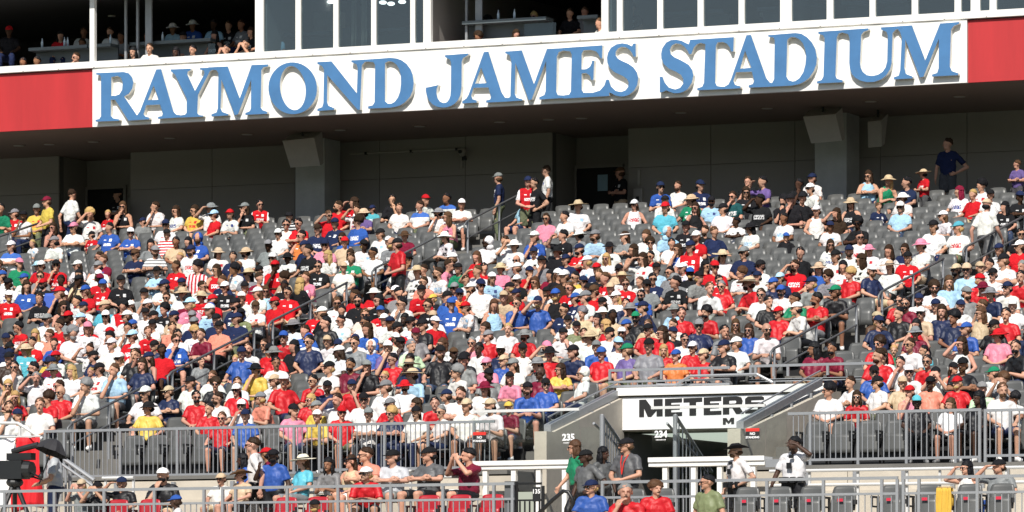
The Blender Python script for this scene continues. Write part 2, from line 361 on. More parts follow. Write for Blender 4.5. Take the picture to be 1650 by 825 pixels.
LT = [  # tile origin x, y, scale, outline, holes   (blue serif letters)
 (100, 90, 5.5, [(302,152),(545,142),(590,153),(620,188),(633,235),(622,290),(592,335),(550,360),(660,522),(680,538),(712,545),(712,565),(588,573),(470,390),(432,388),(432,530),(452,553),(508,562),(508,575),(297,583),(297,568),(330,558),(345,535),(345,190),(335,170),(302,166)], [[(436,188),(490,178),(520,192),(538,235),(532,300),(508,340),(475,352),(436,355)]]),
 (100, 90, 5.5, [(835,120),(878,117),(988,495),(1012,520),(1050,525),(1050,545),(850,558),(850,541),(885,532),(893,510),(868,432),(745,437),(722,518),(738,538),(772,545),(772,562),(620,572),(620,556),(665,525),(690,490)], [[(762,392),(812,262),(855,388)]]),
 (100, 90, 5.5, [(962,120),(1140,112),(1140,127),(1113,140),(1110,165),(1178,310),(1262,160),(1258,130),(1222,122),(1222,108),(1345,102),(1345,118),(1310,135),(1205,345),(1198,508),(1215,524),(1250,528),(1250,538),(1030,548),(1030,530),(1090,520),(1103,505),(1105,380),(1000,165),(965,138)], []),
 (340, 80, 6.875, [(-30,195),(185,185),(318,540),(450,170),(632,162),(632,185),(580,195),(558,225),(550,640),(570,670),(620,686),(620,710),(380,722),(380,702),(430,680),(442,650),(445,330),(300,715),(262,725),(115,330),(105,650),(125,690),(190,712),(190,728),(5,740),(5,716),(60,695),(75,650),(82,262),(60,228),(-30,218)], []),
 (340, 80, 6.875, 'O', None),
 (500, 70, 6.875, [(78,206),(235,197),(515,552),(525,270),(510,230),(455,206),(455,187),(690,172),(690,198),(605,203),(572,240),(550,735),(525,735),(188,350),(185,650),(200,690),(262,715),(262,735),(78,748),(78,725),(130,705),(145,660),(152,290),(130,250),(78,228)], []),
 (500, 70, 6.875, [(640,176),(890,158),(960,166),(1010,185),(1065,225),(1110,285),(1135,350),(1146,440),(1135,520),(1105,590),(1050,650),(1000,683),(950,700),(880,712),(640,722),(640,697),(690,685),(712,650),(718,240),(700,208),(640,202)], [[(828,215),(870,195),(915,205),(955,235),(985,285),(1003,360),(1005,440),(995,530),(970,600),(935,645),(900,665),(860,668),(828,640)]]),
 (680, 70, 6.875, [(255,130),(512,110),(512,128),(455,160),(440,200),(438,480),(425,570),(400,625),(360,668),(320,692),(270,708),(220,710),(170,702),(120,678),(80,635),(55,585),(42,530),(42,490),(180,460),(163,500),(160,550),(172,605),(200,645),(240,660),(275,650),(300,620),(315,575),(320,500),(322,220),(310,180),(255,150)], []),
 (680, 70, 6.875, [(685,95),(735,90),(880,540),(920,600),(990,605),(990,642),(710,655),(710,632),(755,620),(765,590),(735,488),(570,492),(545,580),(560,618),(605,630),(605,655),(445,665),(445,640),(490,610),(515,570)], [[(590,445),(655,265),(715,438)]]),
 (680, 70, 6.875, [(922,90),(1105,75),(1240,450),(1384,60),(1580,50),(1580,73),(1514,96),(1494,146),(1487,531),(1504,571),(1580,576),(1580,603),(1299,621),(1299,596),(1354,571),(1369,531),(1376,191),(1214,621),(1179,627),(1035,215),(1028,560),(1045,600),(1112,618),(1112,632),(950,642),(950,612),(978,585),(990,200),(970,130),(922,108)], []),
 (850, 60, 6.875, [(390,118),(830,88),(825,235),(803,228),(785,185),(755,155),(700,140),(620,145),(600,180),(598,357),(650,352),(690,328),(712,285),(714,260),(738,260),(730,475),(705,472),(690,425),(650,397),(600,400),(600,580),(620,615),(720,615),(800,590),(850,535),(872,470),(895,469),(905,650),(390,680),(390,645),(460,635),(480,600),(490,190),(470,155),(390,148)], []),
 (850, 60, 6.875, [(1198,68),(1200,215),(1175,215),(1158,175),(1130,138),(1090,112),(1040,106),(1000,125),(978,160),(976,200),(1000,237),(1050,263),(1120,295),(1175,335),(1212,390),(1227,450),(1215,530),(1180,592),(1120,640),(1075,653),(1030,656),(975,645),(930,620),(905,612),(905,650),(880,650),(878,470),(900,470),(925,545),(975,593),(1035,606),(1085,588),(1115,548),(1120,500),(1100,460),(1060,432),(960,385),(910,338),(885,285),(880,225),(892,170),(925,115),(985,78),(1050,66),(1110,76),(1155,100),(1172,70)], []),
 (1050, 40, 6.875, [(90,575),(120,575),(145,640),(190,693),(260,715),(315,697),(350,650),(350,600),(325,555),(270,520),(190,485),(135,435),(108,375),(105,320),(118,260),(160,197),(215,168),(270,164),(330,175),(370,197),(410,215),(425,170),(440,325),(415,325),(400,290),(365,243),(320,212),(265,206),(222,230),(202,275),(212,325),(250,358),(330,395),(410,442),(450,500),(463,560),(445,640),(400,710),(350,742),(300,757),(240,757),(160,725),(120,745),(90,748)], []),
 (1050, 40, 6.875, [(425,165),(910,135),(905,295),(880,295),(865,250),(835,210),(790,190),(730,195),(712,230),(705,640),(725,678),(830,690),(830,710),(505,725),(505,703),(560,685),(580,640),(595,215),(545,200),(500,215),(465,255),(440,325),(425,320)], []),
 (1050, 40, 6.875, [(1050,115),(1100,110),(1270,590),(1310,640),(1365,648),(1365,684),(1075,695),(1075,670),(1120,655),(1135,620),(1110,520),(935,525),(905,620),(925,665),(985,680),(985,702),(790,714),(790,692),(850,660),(880,600)], [[(980,485),(1035,285),(1105,475)]]),
 (1200, 30, 6.875, [(260,182),(560,158),(625,166),(690,205),(745,265),(782,335),(800,430),(793,505),(765,580),(715,655),(660,698),(600,726),(520,742),(230,757),(230,736),(300,715),(325,670),(332,240),(320,210),(260,200)], [[(480,225),(510,205),(555,205),(605,230),(645,275),(670,345),(680,420),(672,510),(648,595),(605,660),(560,690),(530,695),(485,682),(462,640),(470,245)]]),
 (1200, 30, 6.875, [(815,145),(1080,127),(1080,153),(1040,165),(1020,205),(1005,630),(1020,665),(1085,682),(1085,705),(800,718),(800,695),(850,680),(872,640),(885,220),(870,185),(815,168)], []),
 (1360, 20, 6.875, [(-30,196),(270,175),(270,195),(215,215),(190,250),(178,560),(185,610),(205,655),(250,693),(310,703),(375,690),(425,658),(460,610),(478,540),(485,260),(470,215),(410,190),(410,165),(650,149),(650,172),(572,190),(537,230),(527,560),(510,630),(470,695),(410,742),(330,770),(250,772),(180,755),(125,725),(85,680),(65,625),(58,560),(62,290),(45,240),(-30,220)], []),
 (1360, 20, 6.875, [(600,152),(752,142),(900,530),(1065,122),(1275,105),(1275,125),(1215,150),(1185,190),(1172,600),(1195,650),(1265,672),(1265,695),(975,710),(975,688),(1030,670),(1048,620),(1050,290),(880,712),(840,720),(680,300),(668,610),(685,680),(760,710),(760,730),(552,742),(552,718),(605,700),(622,640),(640,280),(620,215),(600,195)], [])]
for k, (ox, oy, s_, ol, hl) in enumerate(LT):
    if ol == 'O':
        def el(cx, cy, rx, ry, rot):
            return [(cx + rx * math.cos(t) * math.cos(rot) - ry * math.sin(t) * math.sin(rot), cy + rx * math.cos(t) * math.sin(rot) + ry * math.sin(t) * math.cos(rot)) for t in [2 * math.pi * q / 40 for q in range(40)]]
        ol = el(905, 427, 269, 288, R(-5)); hl = [el(907, 425, 141, 245, R(-7))]
    dep = .135 + (k % 2) * .003
    def place(x, y, d):
        X, Z = PX(ox + x / s_, oy + y / s_, YS - dep); return (X - xl, -dep + d, Z - ZS)
    me = prism(ol, hl, place, dep + .002); me.materials.append(MATS['letter_blue']); me.materials.append(MATS['letter_side'])
    lt = link('letter', me, sg)
    def place2(x, y, d):                               # pale return lip just behind the blue face
        X, Z = PX(ox + x / s_, oy + y / s_, YS - dep); return (X - xl, -dep + d, Z - ZS)
# suites
su = empty('suite_storey', (0, 0, 0), 'white framed storey of glazed suites above the sign', 'building')
MB().box(-130, 40, YS - .03, YS + .5, ZT, ZI).build('sill', 'white_paint', su)
b = MB()
for k in range(60): b.box(-75 + k * 1.03, -75 + k * 1.03 + .03, YS - .034, YS - .03, ZT + .012, ZT + .03)
b.box(-130, 40, YS - .032, YS - .03, ZT, ZT + .008); b.build('seam', 'seam', su)
HW = 18.6
WH = [(144.5,152),(411,424.5),(476,484.5),(537,545),(598,606),(661,668.5),(682,694),(969,980),(994,1003),(1059,1068),(1124,1133.5),(1190,1199.5),(1257,1275.5),(1332,1342.5),(1401,1410.5),(1469,1479),(1538,1548.5),(1564,1579),(1594.5,1605.5)]
for a_, c_ in WH:
    MB().box(PXX(a_, YS), PXX(c_, YS), YS, YS + .12, ZI, HW).build('mullion', 'white_paint', su)
for a_, c_ in zip(WH[1:], WH[2:]):
    x0_, x1_ = PXX(a_[1], YS), PXX(c_[0], YS)
    if a_[1] == 694: continue
    w_ = MB(); w_.box(x0_ + .002, x1_ - .002, YS + .05, YS + .062, ZI + .002, HW - .002); w_.build('window_pane', 'pane_glass', su)
x0_, x1_ = PXX(1605.5, YS), PXX(1680, YS); MB().box(x0_ + .002, x1_, YS + .05, YS + .062, ZI + .002, HW - .002).build('window_pane', 'pane_glass', su)
MB().box(-130, 40, YS - .45, YS + .3, HW, HW + .5).build('head', 'white_paint', su)  # window head, drawn forward as an unseen visor added to shade the suites
MB().box(-130, 40, YS + .5, 120, ZS + .31, ZI - .35).build('suite_floor', 'wall_grey', su)
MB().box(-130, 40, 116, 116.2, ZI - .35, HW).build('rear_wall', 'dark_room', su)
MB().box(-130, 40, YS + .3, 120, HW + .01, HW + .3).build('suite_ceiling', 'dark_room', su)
for p in (424, 683, 980, 1262, 1571): MB().box(PXX(p, YS) - .04, PXX(p, YS) + .04, YS + .14, 116, ZI - .35, HW).build('partition', 'wall_grey', su)
for p0, p1, dy in ((52, 146, 1.2), (148, 184, 1.2), (215, 345, 1.3), (750, 885, 1.0), (690, 718, 1.4), (935, 968, 1.2), (432, 476, 1.2), (490, 536, 1.3), (590, 660, 1.4), (1070, 1122, 1.5), (1135, 1170, 1.5), (1225, 1257, 1.6), (1290, 1330, 1.5), (1360, 1400, 1.5), (1420, 1460, 1.6)):
    Yc = YS + dy; x0_, x1_ = PXX(p0, Yc), PXX(p1, Yc)
    e = empty('drink_counter', ((x0_ + x1_) / 2, Yc, ZI - .35), None, 'counter', 'drink counters inside the suites')
    h_ = (x1_ - x0_) / 2; MB().box(-h_, h_, -.2, .25, .85, .93).build('counter_top', 'counter', e); MB().box(-h_, h_, .2, .245, 0, .849).build('counter_front', 'counter', e)
    e['label'] = 'grey drink counter behind the suite windows, above %s' % {52: 'the left red panel', 148: 'the first white mullion', 215: 'first letters of RAYMOND', 750: 'the middle of JAMES', 690: 'the J', 935: 'the M of JAMES', 432: 'the O', 490: 'the first N', 590: 'the D of RAYMOND', 1070: 'the S of STADIUM', 1135: 'the T of STADIUM', 1225: 'the A of STADIUM', 1290: 'the second D', 1360: 'the I of STADIUM', 1420: 'the U'}[p0]
for px, py in ((98, 7), (180, 27)):
    X, Z = PX(px, py, YS + 3)
    tag(MB().tube([(0, 0, .03), (0, 0, 0)], .1, 12).build('ceiling_lamp', 'lamp_metal', None, (X, YS + 3, Z)), 'small round lamp hanging in the dark left suite, ' + ('further left' if px < 120 else 'right of the mullion'), 'lamp')
for px, p1 in ((203, 0), (222, 0), (240, 1), (752, 0), (772, 1)):
    X = PXX(px, YS + 1.0); tag(MB().box(-.03 - .06 * p1, .03 + .06 * p1, -.03, .03, 0, HW - ZI).build('sliding_frame', 'galv', None, (X, YS + 1.0, ZI - .01)), 'slim grey upright of a folded suite window, ' + {203: 'left of three in left suite', 222: 'middle of three in left suite', 240: 'widest of three in left suite', 752: 'left one in middle suite', 772: 'right wide one in middle suite'}[px], 'window frame')
# sheets of sliding glass in the open bays
for p0, p1, dy in ((335, 347, .7), (845, 896, .5)):
    X0, X1 = PXX(p0, YS + dy), PXX(p1, YS + dy)
    tag(MB().box(0, X1 - X0, -.006, .006, 0, .48).build('glass_screen', 'screen_glass', None, (X0, YS + dy, ZI - .1)), 'low glass screen standing in the ' + ('left' if p0 < 500 else 'middle') + ' open suite', 'glass')
# ------------------------------------------------------------------ concourse wall, columns, fittings
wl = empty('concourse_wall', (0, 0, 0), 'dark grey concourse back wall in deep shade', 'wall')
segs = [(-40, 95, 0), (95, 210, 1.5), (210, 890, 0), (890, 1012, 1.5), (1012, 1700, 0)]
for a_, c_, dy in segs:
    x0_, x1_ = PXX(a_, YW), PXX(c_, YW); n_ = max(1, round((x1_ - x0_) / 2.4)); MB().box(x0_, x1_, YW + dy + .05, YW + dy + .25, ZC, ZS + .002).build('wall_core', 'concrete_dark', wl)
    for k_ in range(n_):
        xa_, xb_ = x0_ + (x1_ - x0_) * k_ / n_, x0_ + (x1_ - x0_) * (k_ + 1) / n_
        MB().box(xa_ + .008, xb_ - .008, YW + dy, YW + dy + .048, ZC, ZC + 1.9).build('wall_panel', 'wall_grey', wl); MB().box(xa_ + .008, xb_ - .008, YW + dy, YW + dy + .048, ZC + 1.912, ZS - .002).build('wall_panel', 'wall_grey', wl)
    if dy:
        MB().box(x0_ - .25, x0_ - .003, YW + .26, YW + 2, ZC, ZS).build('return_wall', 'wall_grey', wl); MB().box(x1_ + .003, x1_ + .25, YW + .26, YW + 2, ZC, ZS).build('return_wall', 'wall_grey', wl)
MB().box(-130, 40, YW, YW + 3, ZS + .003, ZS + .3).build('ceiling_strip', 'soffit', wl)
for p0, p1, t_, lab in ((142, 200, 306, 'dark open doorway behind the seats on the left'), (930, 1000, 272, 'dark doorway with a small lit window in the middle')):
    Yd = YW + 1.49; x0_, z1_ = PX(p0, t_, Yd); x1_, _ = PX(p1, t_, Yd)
    e = empty('doorway', (x0_, Yd, ZC), lab, 'doorway'); MB().box(0, x1_ - x0_, -.02, 0, 0, z1_ - ZC).build('shade_sheet', 'dark_room', e)  # solid sheet; the doorway's shade is put into its dark colour
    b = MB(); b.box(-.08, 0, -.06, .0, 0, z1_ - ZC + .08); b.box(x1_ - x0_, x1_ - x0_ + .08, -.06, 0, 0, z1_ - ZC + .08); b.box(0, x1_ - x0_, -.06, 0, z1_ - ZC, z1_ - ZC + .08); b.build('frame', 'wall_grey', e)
    if p0 > 500:
        a_, zb_ = PX(963, 308, Yd - .03); c_, zt_ = PX(979, 281, Yd - .03)
        MB().box(a_ - x0_, c_ - x0_, -.034, -.022, zb_ - ZC, zt_ - ZC).build('window', 'screen_blue', e)
for p0, p1, p2, lab in ((476, 523, 562, 'grey concrete column left of the middle under the overhang'), (1313, 1364, 1397, 'grey concrete column on the right under the overhang')):
    Yc = 112.3; x0_, x1_ = PXX(p0, Yc), PXX(p1, Yc)
    tag(MB().box(0, x1_ - x0_, 0, .9, 0, ZS - ZC - .002).build('column', 'column', None, (x0_, Yc, ZC)), lab, 'column')
def speaker(c, top, bot, Y, lab):
    (a0, a1), (b0, b1) = top, bot
    A = PX(*a0, Y); B = PX(*a1, Y); C_ = PX(*b1, Y + .35); D = PX(*b0, Y + .35)
    v = [(A[0], Y, A[1]), (B[0], Y, B[1]), (C_[0], Y + .35, C_[1]), (D[0], Y + .35, D[1])]; bk = [(x + .02, y + .42, z + .2) for x, y, z in v[:2]] + [(x, y + .2, z + .08) for x, y, z in v[2:]]
    o0 = Vector(v[0]); e = empty('loudspeaker', o0, lab, 'loudspeaker', 'loudspeakers under the overhang')
    m = MB(); m.add([Vector(q) - o0 for q in v + bk], [(0, 1, 2, 3), (4, 7, 6, 5), (0, 4, 5, 1), (1, 5, 6, 2), (2, 6, 7, 3), (3, 7, 4, 0)]); m.build('cabinet', 'speaker_grey', e)
    cx = (A[0] + B[0]) / 2; MB().tube([(cx - o0.x, .25, .1), (cx - o0.x, .25, ZS - o0.z + .05)], .03, 8).build('hanger', 'black_metal', e)
speaker(0, ((455, 227), (506, 222)), ((468, 270), (516, 267)), 110.6, 'grey tilted loudspeaker hanging by the left column')
speaker(0, ((1294, 188), (1346, 184)), ((1307, 231), (1357, 227)), 110.6, 'grey tilted loudspeaker hanging by the right column')
speaker(0, ((1398, 196), (1420, 194)), ((1399, 238), (1421, 236)), 111.8, 'narrow dark loudspeaker right of the right column')
for k, (px, py) in enumerate(((30, 234), (79, 232), (150, 228), (273, 222), (398, 216), (548, 209), (676, 203), (805, 196), (884, 192), (937, 190), (1097, 181), (1236, 174), (1403, 163), (1546, 155))):
    a = (px - 825) / FPX; zc = (ZS - CZ) * FPX / (YHOR - py); Y = zc * (CT + a * ST); X = zc * (a * CT - ST)
    e = empty('downlight', (X, Y, ZS), 'recessed round downlight in the brown soffit, %s from the left' % ['first', 'second', 'third', 'fourth', 'fifth', 'sixth', 'seventh', 'eighth', 'ninth', 'tenth', 'eleventh', 'twelfth', 'thirteenth', 'last'][k], 'ceiling light', 'soffit downlights')
    MB().tube([(0, 0, .001), (0, 0, -.012)], .19, 16).build('trim', 'soffit', e); MB().tube([(0, 0, -.012), (0, 0, -.02)], .14, 14).build('reflector', 'lamp_metal', e)
X, Z = PX(745, 245, YW - .15)
e = empty('security_camera', (X, YW, Z), 'small pale camera on a bracket on the dark concourse wall', 'camera')
MB().ell((0, -.16, 0), (.09, .12, .12)).build('housing', 'speaker_grey', e, smooth=True); MB().box(-.05, .05, -.08, 0, -.2, -.1).build('bracket', 'black_metal', e); MB().tube([(0, -.25, 0), (0, -.3, 0)], .05, 10).build('lens', 'black_metal', e)
X, Z = PX(1028, 318, YW - .1)
e = empty('wall_box', (X, YW, Z - .2), 'pale utility box with an alarm horn on the concourse wall right of the door', 'box')
MB().box(-.12, .12, -.12, 0, 0, .42).build('case', 'speaker_grey', e); MB().box(-.04, .04, -.135, -.12, .1, .22).build('latch', 'black_metal', e); MB().box(-.03, .03, -.06, 0, .5, .9).build('horn', 'speaker_grey', e)

# furniture seen through the glazed suite windows
for p0, p1, y0, y1, dy, m_, lab in ((438, 470, 10, 60, 4, 'wall_grey', 'grey cabinet behind the first glazed suite window'), (505, 545, 20, 62, 2.2, 'concrete', 'pale cupboard behind the second glazed suite window'), (552, 577, 45, 80, 1.8, 'counter', 'grey cupboard behind the third glazed suite window'), (1030, 1052, 10, 30, 3, 'concrete', 'pale box shelf behind the glass above the second S'), (1078, 1120, 28, 31, 2, 'concrete', 'pale shelf board behind the glass above the T of STADIUM'), (1140, 1172, 22, 27, 2, 'concrete', 'pale shelf board behind the glass above the A of STADIUM'), (1224, 1252, 20, 25, 2, 'concrete', 'pale shelf board behind the glass above the second D'), (1292, 1330, 10, 15, 2, 'concrete', 'pale shelf board behind the glass left of the I'), (1365, 1398, 6, 10, 2, 'concrete', 'pale shelf board behind the glass above the U')):
    Yc = YS + dy; xa_, zt_ = PX(p0, y0, Yc); xb_, zb_ = PX(p1, y1, Yc); h_ = (xb_ - xa_) / 2; e = empty('cupboard' if y1 - y0 > 12 else 'shelf', (xa_ + h_, Yc, zb_), lab, 'cupboard' if y1 - y0 > 12 else 'shelf', 'furniture in the glazed suites')
    MB().box(-h_, h_, 0, .4, 0, zt_ - zb_).build('carcass' if y1 - y0 > 12 else 'board', m_, e)
    if y1 - y0 > 12: MB().box(-h_ + .02, -.01, -.02, -.002, .02, zt_ - zb_ - .02).build('door', m_, e); MB().box(.01, h_ - .02, -.02, -.002, .02, zt_ - zb_ - .02).build('door', m_, e)

# the far side of the ground: two stepped decks of seats behind the camera
m_, t_, p_ = newmat('far_seats'); tc_ = t_.nodes.new('ShaderNodeTexCoord'); n_ = t_.nodes.new('ShaderNodeTexNoise'); n_.inputs['Scale'].default_value = 1.1; n_.inputs['Detail'].default_value = 3
r_ = t_.nodes.new('ShaderNodeValToRGB'); t_.links.new(tc_.outputs['Object'], n_.inputs[0]); t_.links.new(n_.outputs[0], r_.inputs[0]); t_.links.new(r_.outputs[0], p_.inputs['Base Color'])
r_.color_ramp.elements[0].color = (.03, .03, .035, 1); r_.color_ramp.elements[1].color = (.6, .5, .45, 1); q_ = r_.color_ramp.elements.new(.5); q_.color = (.16, .1, .1, 1)
e = empty('far_stand', (0, -100, 0), 'opposite stand of the ground with two seating decks', 'stand')
b = MB()
for k in range(20): b.box(-190, 110, 36 - k * 1.7, 37.7 - k * 1.7, 0, 2 + k * .62)
b.build('lower_deck', 'far_seats', e); b = MB()
for k in range(24): b.box(-190, 110, 8 - k * 1.2, 9.2 - k * 1.2, 22 + k * .46, 23.2 + k * .46)
b.build('upper_deck', 'far_seats', e); MB().box(-190, 110, 3, 3.5, 15, 22).build('suite_band', 'concrete', e)

cd_ = empty('conduit', (PXX(640, YW), YW - .06, ZS - .32), 'thin grey conduit pipe running along the top of the concourse wall', 'pipe')
MB().tube([(PXX(565, YW) - cd_.location.x, 0, 0), (PXX(745, YW) - cd_.location.x, 0, 0), (PXX(745, YW) - cd_.location.x, 0, -.5)], .025, 6).build('pipe', 'speaker_grey', cd_)
for k_ in range(4): MB().box(-2.2 + k_ * 1.3, -2.14 + k_ * 1.3, -.035, .05, -.035, .035).build('clip', 'black_metal', cd_)

m_, t_, p_ = newmat('lamp_lit'); p_.inputs['Emission Color'].default_value = (1, .95, .88, 1); p_.inputs['Emission Strength'].default_value = 4
for px, py, dy, lab in ((518, 2, 3.5, 'lit lamp behind the second glazed suite window, left one'), (533, 3, 3.5, 'lit lamp behind the second glazed suite window, right one'), (617, 4, 2.5, 'lit lamp behind the fourth glazed suite window, left one'), (630, 6, 2.5, 'lit lamp behind the fourth glazed suite window, middle one'), (648, 3, 2.5, 'lit lamp behind the fourth glazed suite window, right one')):
    X, Z = PX(px, py, YS + dy); e = empty('hanging_lamp', (X, YS + dy, Z), lab, 'lamp', 'lit lamps in the glazed suites')
    MB().ell((0, 0, 0), (.10, .10, .05), None, 10, 6).build('bulb', 'lamp_lit', e, smooth=True); MB().tube([(0, 0, .05), (0, 0, HW - Z)], .008, 6).build('rod', 'black_metal', e)
for p0, p1, dy, lab in ((566, 575, .9, 'pale curtain behind the third glazed suite window, left one'), (582, 592, .9, 'pale curtain behind the third glazed suite window, right one'), (1012, 1020, 1.2, 'dark curtain behind the glass above the gap after JAMES')):
    Yc = YS + dy; xa_, xb_ = PXX(p0, Yc), PXX(p1, Yc)
    tag(MB().shell(lambda u, v: ((xb_ - xa_) * u, .05 * math.sin(u * 12), (HW - ZI) * v), 12, 2, (0, .006, 0)).build('curtain', 'concrete' if p0 < 700 else 'counter', None, (xa_, Yc, ZI), True), lab, 'curtain')
# ------------------------------------------------------------------ fences and rails
PICK = {}
def upright(w, h, m):                                  # shared bar meshes
    k = (round(w, 3), round(h, 3), m)
    if k not in PICK: PICK[k] = MB().box(-w, w, -w, w, 0, h).mesh('picket', m)
    return PICK[k]
def fence(pa, pb, Y, zt, zb, posts, pitch, lab, zpost, mid=None, m='galv', group=None, pk=True, name='railing', pw=.0078, drop=False):
    xa, xb = PXX(pa, Y), PXX(pb, Y); e = empty(name, ((xa + xb) / 2, Y, zpost), lab, 'fence', group); cx = (xa + xb) / 2
    MB().box(xa - cx, xb - cx, -.022, .022, zt - .05 - zpost, zt - zpost).build('top_rail', m, e)
    lo = zb - zpost; MB().box(xa - cx, xb - cx, -.02, .02, lo, lo + .045).build('bottom_rail', m, e)
    if mid: MB().box(xa - cx, xb - cx, -.02, .02, mid - .04 - zpost, mid - zpost).build('middle_rail', m, e)
    pxs = [PXX(p, Y) for p in posts]
    for x in pxs: link('post', upright(.024, zt - .051 - zpost, m), e, (x - cx, -.003, 0))
    if drop:
        for x in pxs: link('lower_post', upright(.035, Z0 - .12 - 3.95, m), e, (x - cx, 80.96 - Y, 3.95 - zpost))
    if pk:
        top = (mid - .04 if mid else zt - .05); n = int((xb - xa) / pitch)
        for k in range(1, n):
            x = xa + (xb - xa) * k / n
            if all(abs(x - q) > .06 for q in pxs): link('picket', upright(pw, top - zb - .045, m), e, (x - cx, 0, zb + .045 - zpost))
    return e
YF = 81.12
fence(71, 510, YF, PX(290, 688.5, YF)[1], PX(290, 767, YF)[1], (73, 104, 194, 286, 381, 474), .098, 'grey picket railing in front of the empty seats on the left', Z0 - .06, group='picket railings at the front of the upper deck', drop=True)
fence(513, 797, YF, PX(650, 680, YF)[1], PX(650, 757, YF)[1], (515, 549, 620, 690, 764), .098, 'grey picket railing in front of the people left of the entrance', Z0 - .06, group='picket railings at the front of the upper deck', drop=True)
fence(1270, 1581, YF, PX(1430, 661, YF)[1], PX(1430, 741, YF)[1], (1306, 1383, 1461, 1540, 1579), .098, 'grey picket railing right of the entrance', Z0 - .06, group='picket railings at the front of the upper deck', drop=True)
fence(1586, 1680, YF, PX(1620, 658.5, YF)[1], PX(1620, 736, YF)[1], (1588, 1628), .098, 'grey picket railing in the lower right, last section', Z0 - .06, group='picket railings at the front of the upper deck', drop=True)
# posts of the front railings carry on down the wall face
# lower fence: two rails, pickets under the second one
YL = 76.5
zt, zm = PX(825, 777, YL)[1], PX(825, 802, YL)[1]; g2 = 'two-rail railings along the lower walkway'
for pa, pb, posts, lab in ((-40, 354, (8, 88, 168, 249, 329), 'grey two-rail railing at the bottom left'), (357, 829, (359, 380, 463, 545, 630, 714, 796, 826), 'grey two-rail railing at the bottom, left of the gate'),
                           (969, 1447, (971, 1236, 1327, 1421, 1446), 'grey two-rail railing at the bottom, middle right'), (1454, 1690, (1456, 1481, 1575), 'grey two-rail railing at the bottom right')):
    dz = -.0
    fence(pa, pb, YL, zt, zt - .92, posts, .115, lab, 3.95, mid=zm, group=g2)
# white handrails before the concrete wall
YH = 79.75
def hand(pa, pb, y1, y2, pc, lab, posts):
    z1, z2 = PX(pc, y1, YH)[1], PX(pc, y2, YH)[1]; xa, xb = PXX(pa, YH), PXX(pb, YH)
    e = empty('handrail', ((xa + xb) / 2, YH, 3.95), lab, 'handrail', 'white handrails along the walkway'); c = (xa + xb) / 2
    for z in (z1, z2): MB().tube([(xa - c, 0, z - 3.95), (xb - c, 0, z - 3.95)], .028, 8).build('rail', 'rail_white', e)
    for p in posts: MB().box(PXX(p, YH) - c - .02, PXX(p, YH) - c + .02, .03, .07, 0, z1 - 3.95).build('post', 'rail_white', e)
hand(470, 762, 770, 792, 620, 'white double handrail behind the people seated below the left fence', (472, 560, 660, 758))
hand(1240, 1700, 755.5, 779, 1480, 'white double handrail in front of the concrete wall on the right', (1303, 1381, 1460, 1513, 1620))
hand(165, 215, 770, 795, 190, 'short white handrail behind the spectators at the lower left', (168, 213))
# white counters before the glass
def counter(pa, pb, ya, yb, legs, lab):
    Y = 80.15; xa, za = PX(pa, ya, Y); xb, _ = PX(pb, ya, Y); _, zb = PX(pa, yb, Y)
    e = empty('white_counter', ((xa + xb) / 2, Y, 3.95), lab, 'counter', 'white counters before the entrance glass'); c = (xa + xb) / 2
    MB().box(xa - c, xb - c, 0, .38, zb - 3.95, za - 3.95).build('top', 'white_paint', e)
    MB().box(xa - c, xb - c, -.03, -.003, za - 3.95 - .07, za - 3.95 + .012).build('nosing', 'white_paint', e)
    for p in legs: MB().box(PXX(p, Y) - c - .045, PXX(p, Y) - c + .045, .03, .12, 0, zb - 3.95 - .002).build('leg', 'white_paint', e)
counter(756, 918, 744.5, 757, (780, 826, 866, 908), 'white counter with square legs below the glass left of the entrance')
counter(1045, 1232, 738.5, 752, (1070, 1116, 1158, 1212), 'white counter with square legs in front of the entrance')
MB_ = MB().box(0, .35, 0, .4, 0, .14); X, Z = PX(1233, 753, 80.15); tag(MB_.build('counter_end', 'galv', None, (X, 80.16, Z)), 'grey metal box on the right end of the white counter', 'box')
# glass screens
def gscreen(pa, pb, y0, y1, n, lab, rail=True, ends=True):
    Y = 81.05; xa, za = PX(pa, y0, Y); xb, _ = PX(pb, y0, Y); _, zb = PX(pa, y1, Y); c = (xa + xb) / 2
    e = empty('glass_screen', (c, Y, zb), lab, 'glass screen', 'glass screens beside the entrance')
    for k in range(n):
        MB().box(xa - c + (xb - xa) * k / n + .006, xa - c + (xb - xa) * (k + 1) / n - .006, -.006, .006, 0, za - zb - .055).build('pane', 'rail_glass', e)
    if rail: MB().box(xa - c, xb - c, -.03, .03, za - zb - .05, za - zb).build('top_rail', 'rail_white', e)
    return e, xa, za, c
gscreen(762, 934, 661, 742, 2, 'glass screen with a white top rail left of the entrance')
gscreen(1050, 1233, 655, 738, 2, 'glass screen across the entrance below the black lettering')
gscreen(1234, 1268, 656, 738, 1, 'narrow glass screen between the entrance and the right railing', False)
gscreen(936, 968, 684, 742, 1, 'narrow glass screen left of the entrance stairs', False)
def sticker(txt, px, py, Y, size, lab, name, mt='sign_white', sub=True):
    X, Z = PX(px, py, Y); e = empty(name, (X, Y, Z), lab, 'sign')
    me = text_mesh(txt, size, .003, .035 * size); me.materials.append(MATS[mt]); o = link('numerals', me, e); o.rotation_euler = (R(90), 0, 0)
    if sub:
        b = MB(); rr = random.Random(3); x = -.13
        while x < .12: w_ = rr.uniform(.015, .03); b.box(x * .75, (x + w_) * .75, -.003, .003, -.105, -.088); x += w_ + .012
        b.build('small_print', mt, e)
sticker('235', 916, 705, 81.02, .165, 'white 235 section number on the glass left of the entrance', 'section_number')
sticker('234', 1065, 700, 81.02, .165, 'white 234 section number on the glass of the entrance', 'section_number')
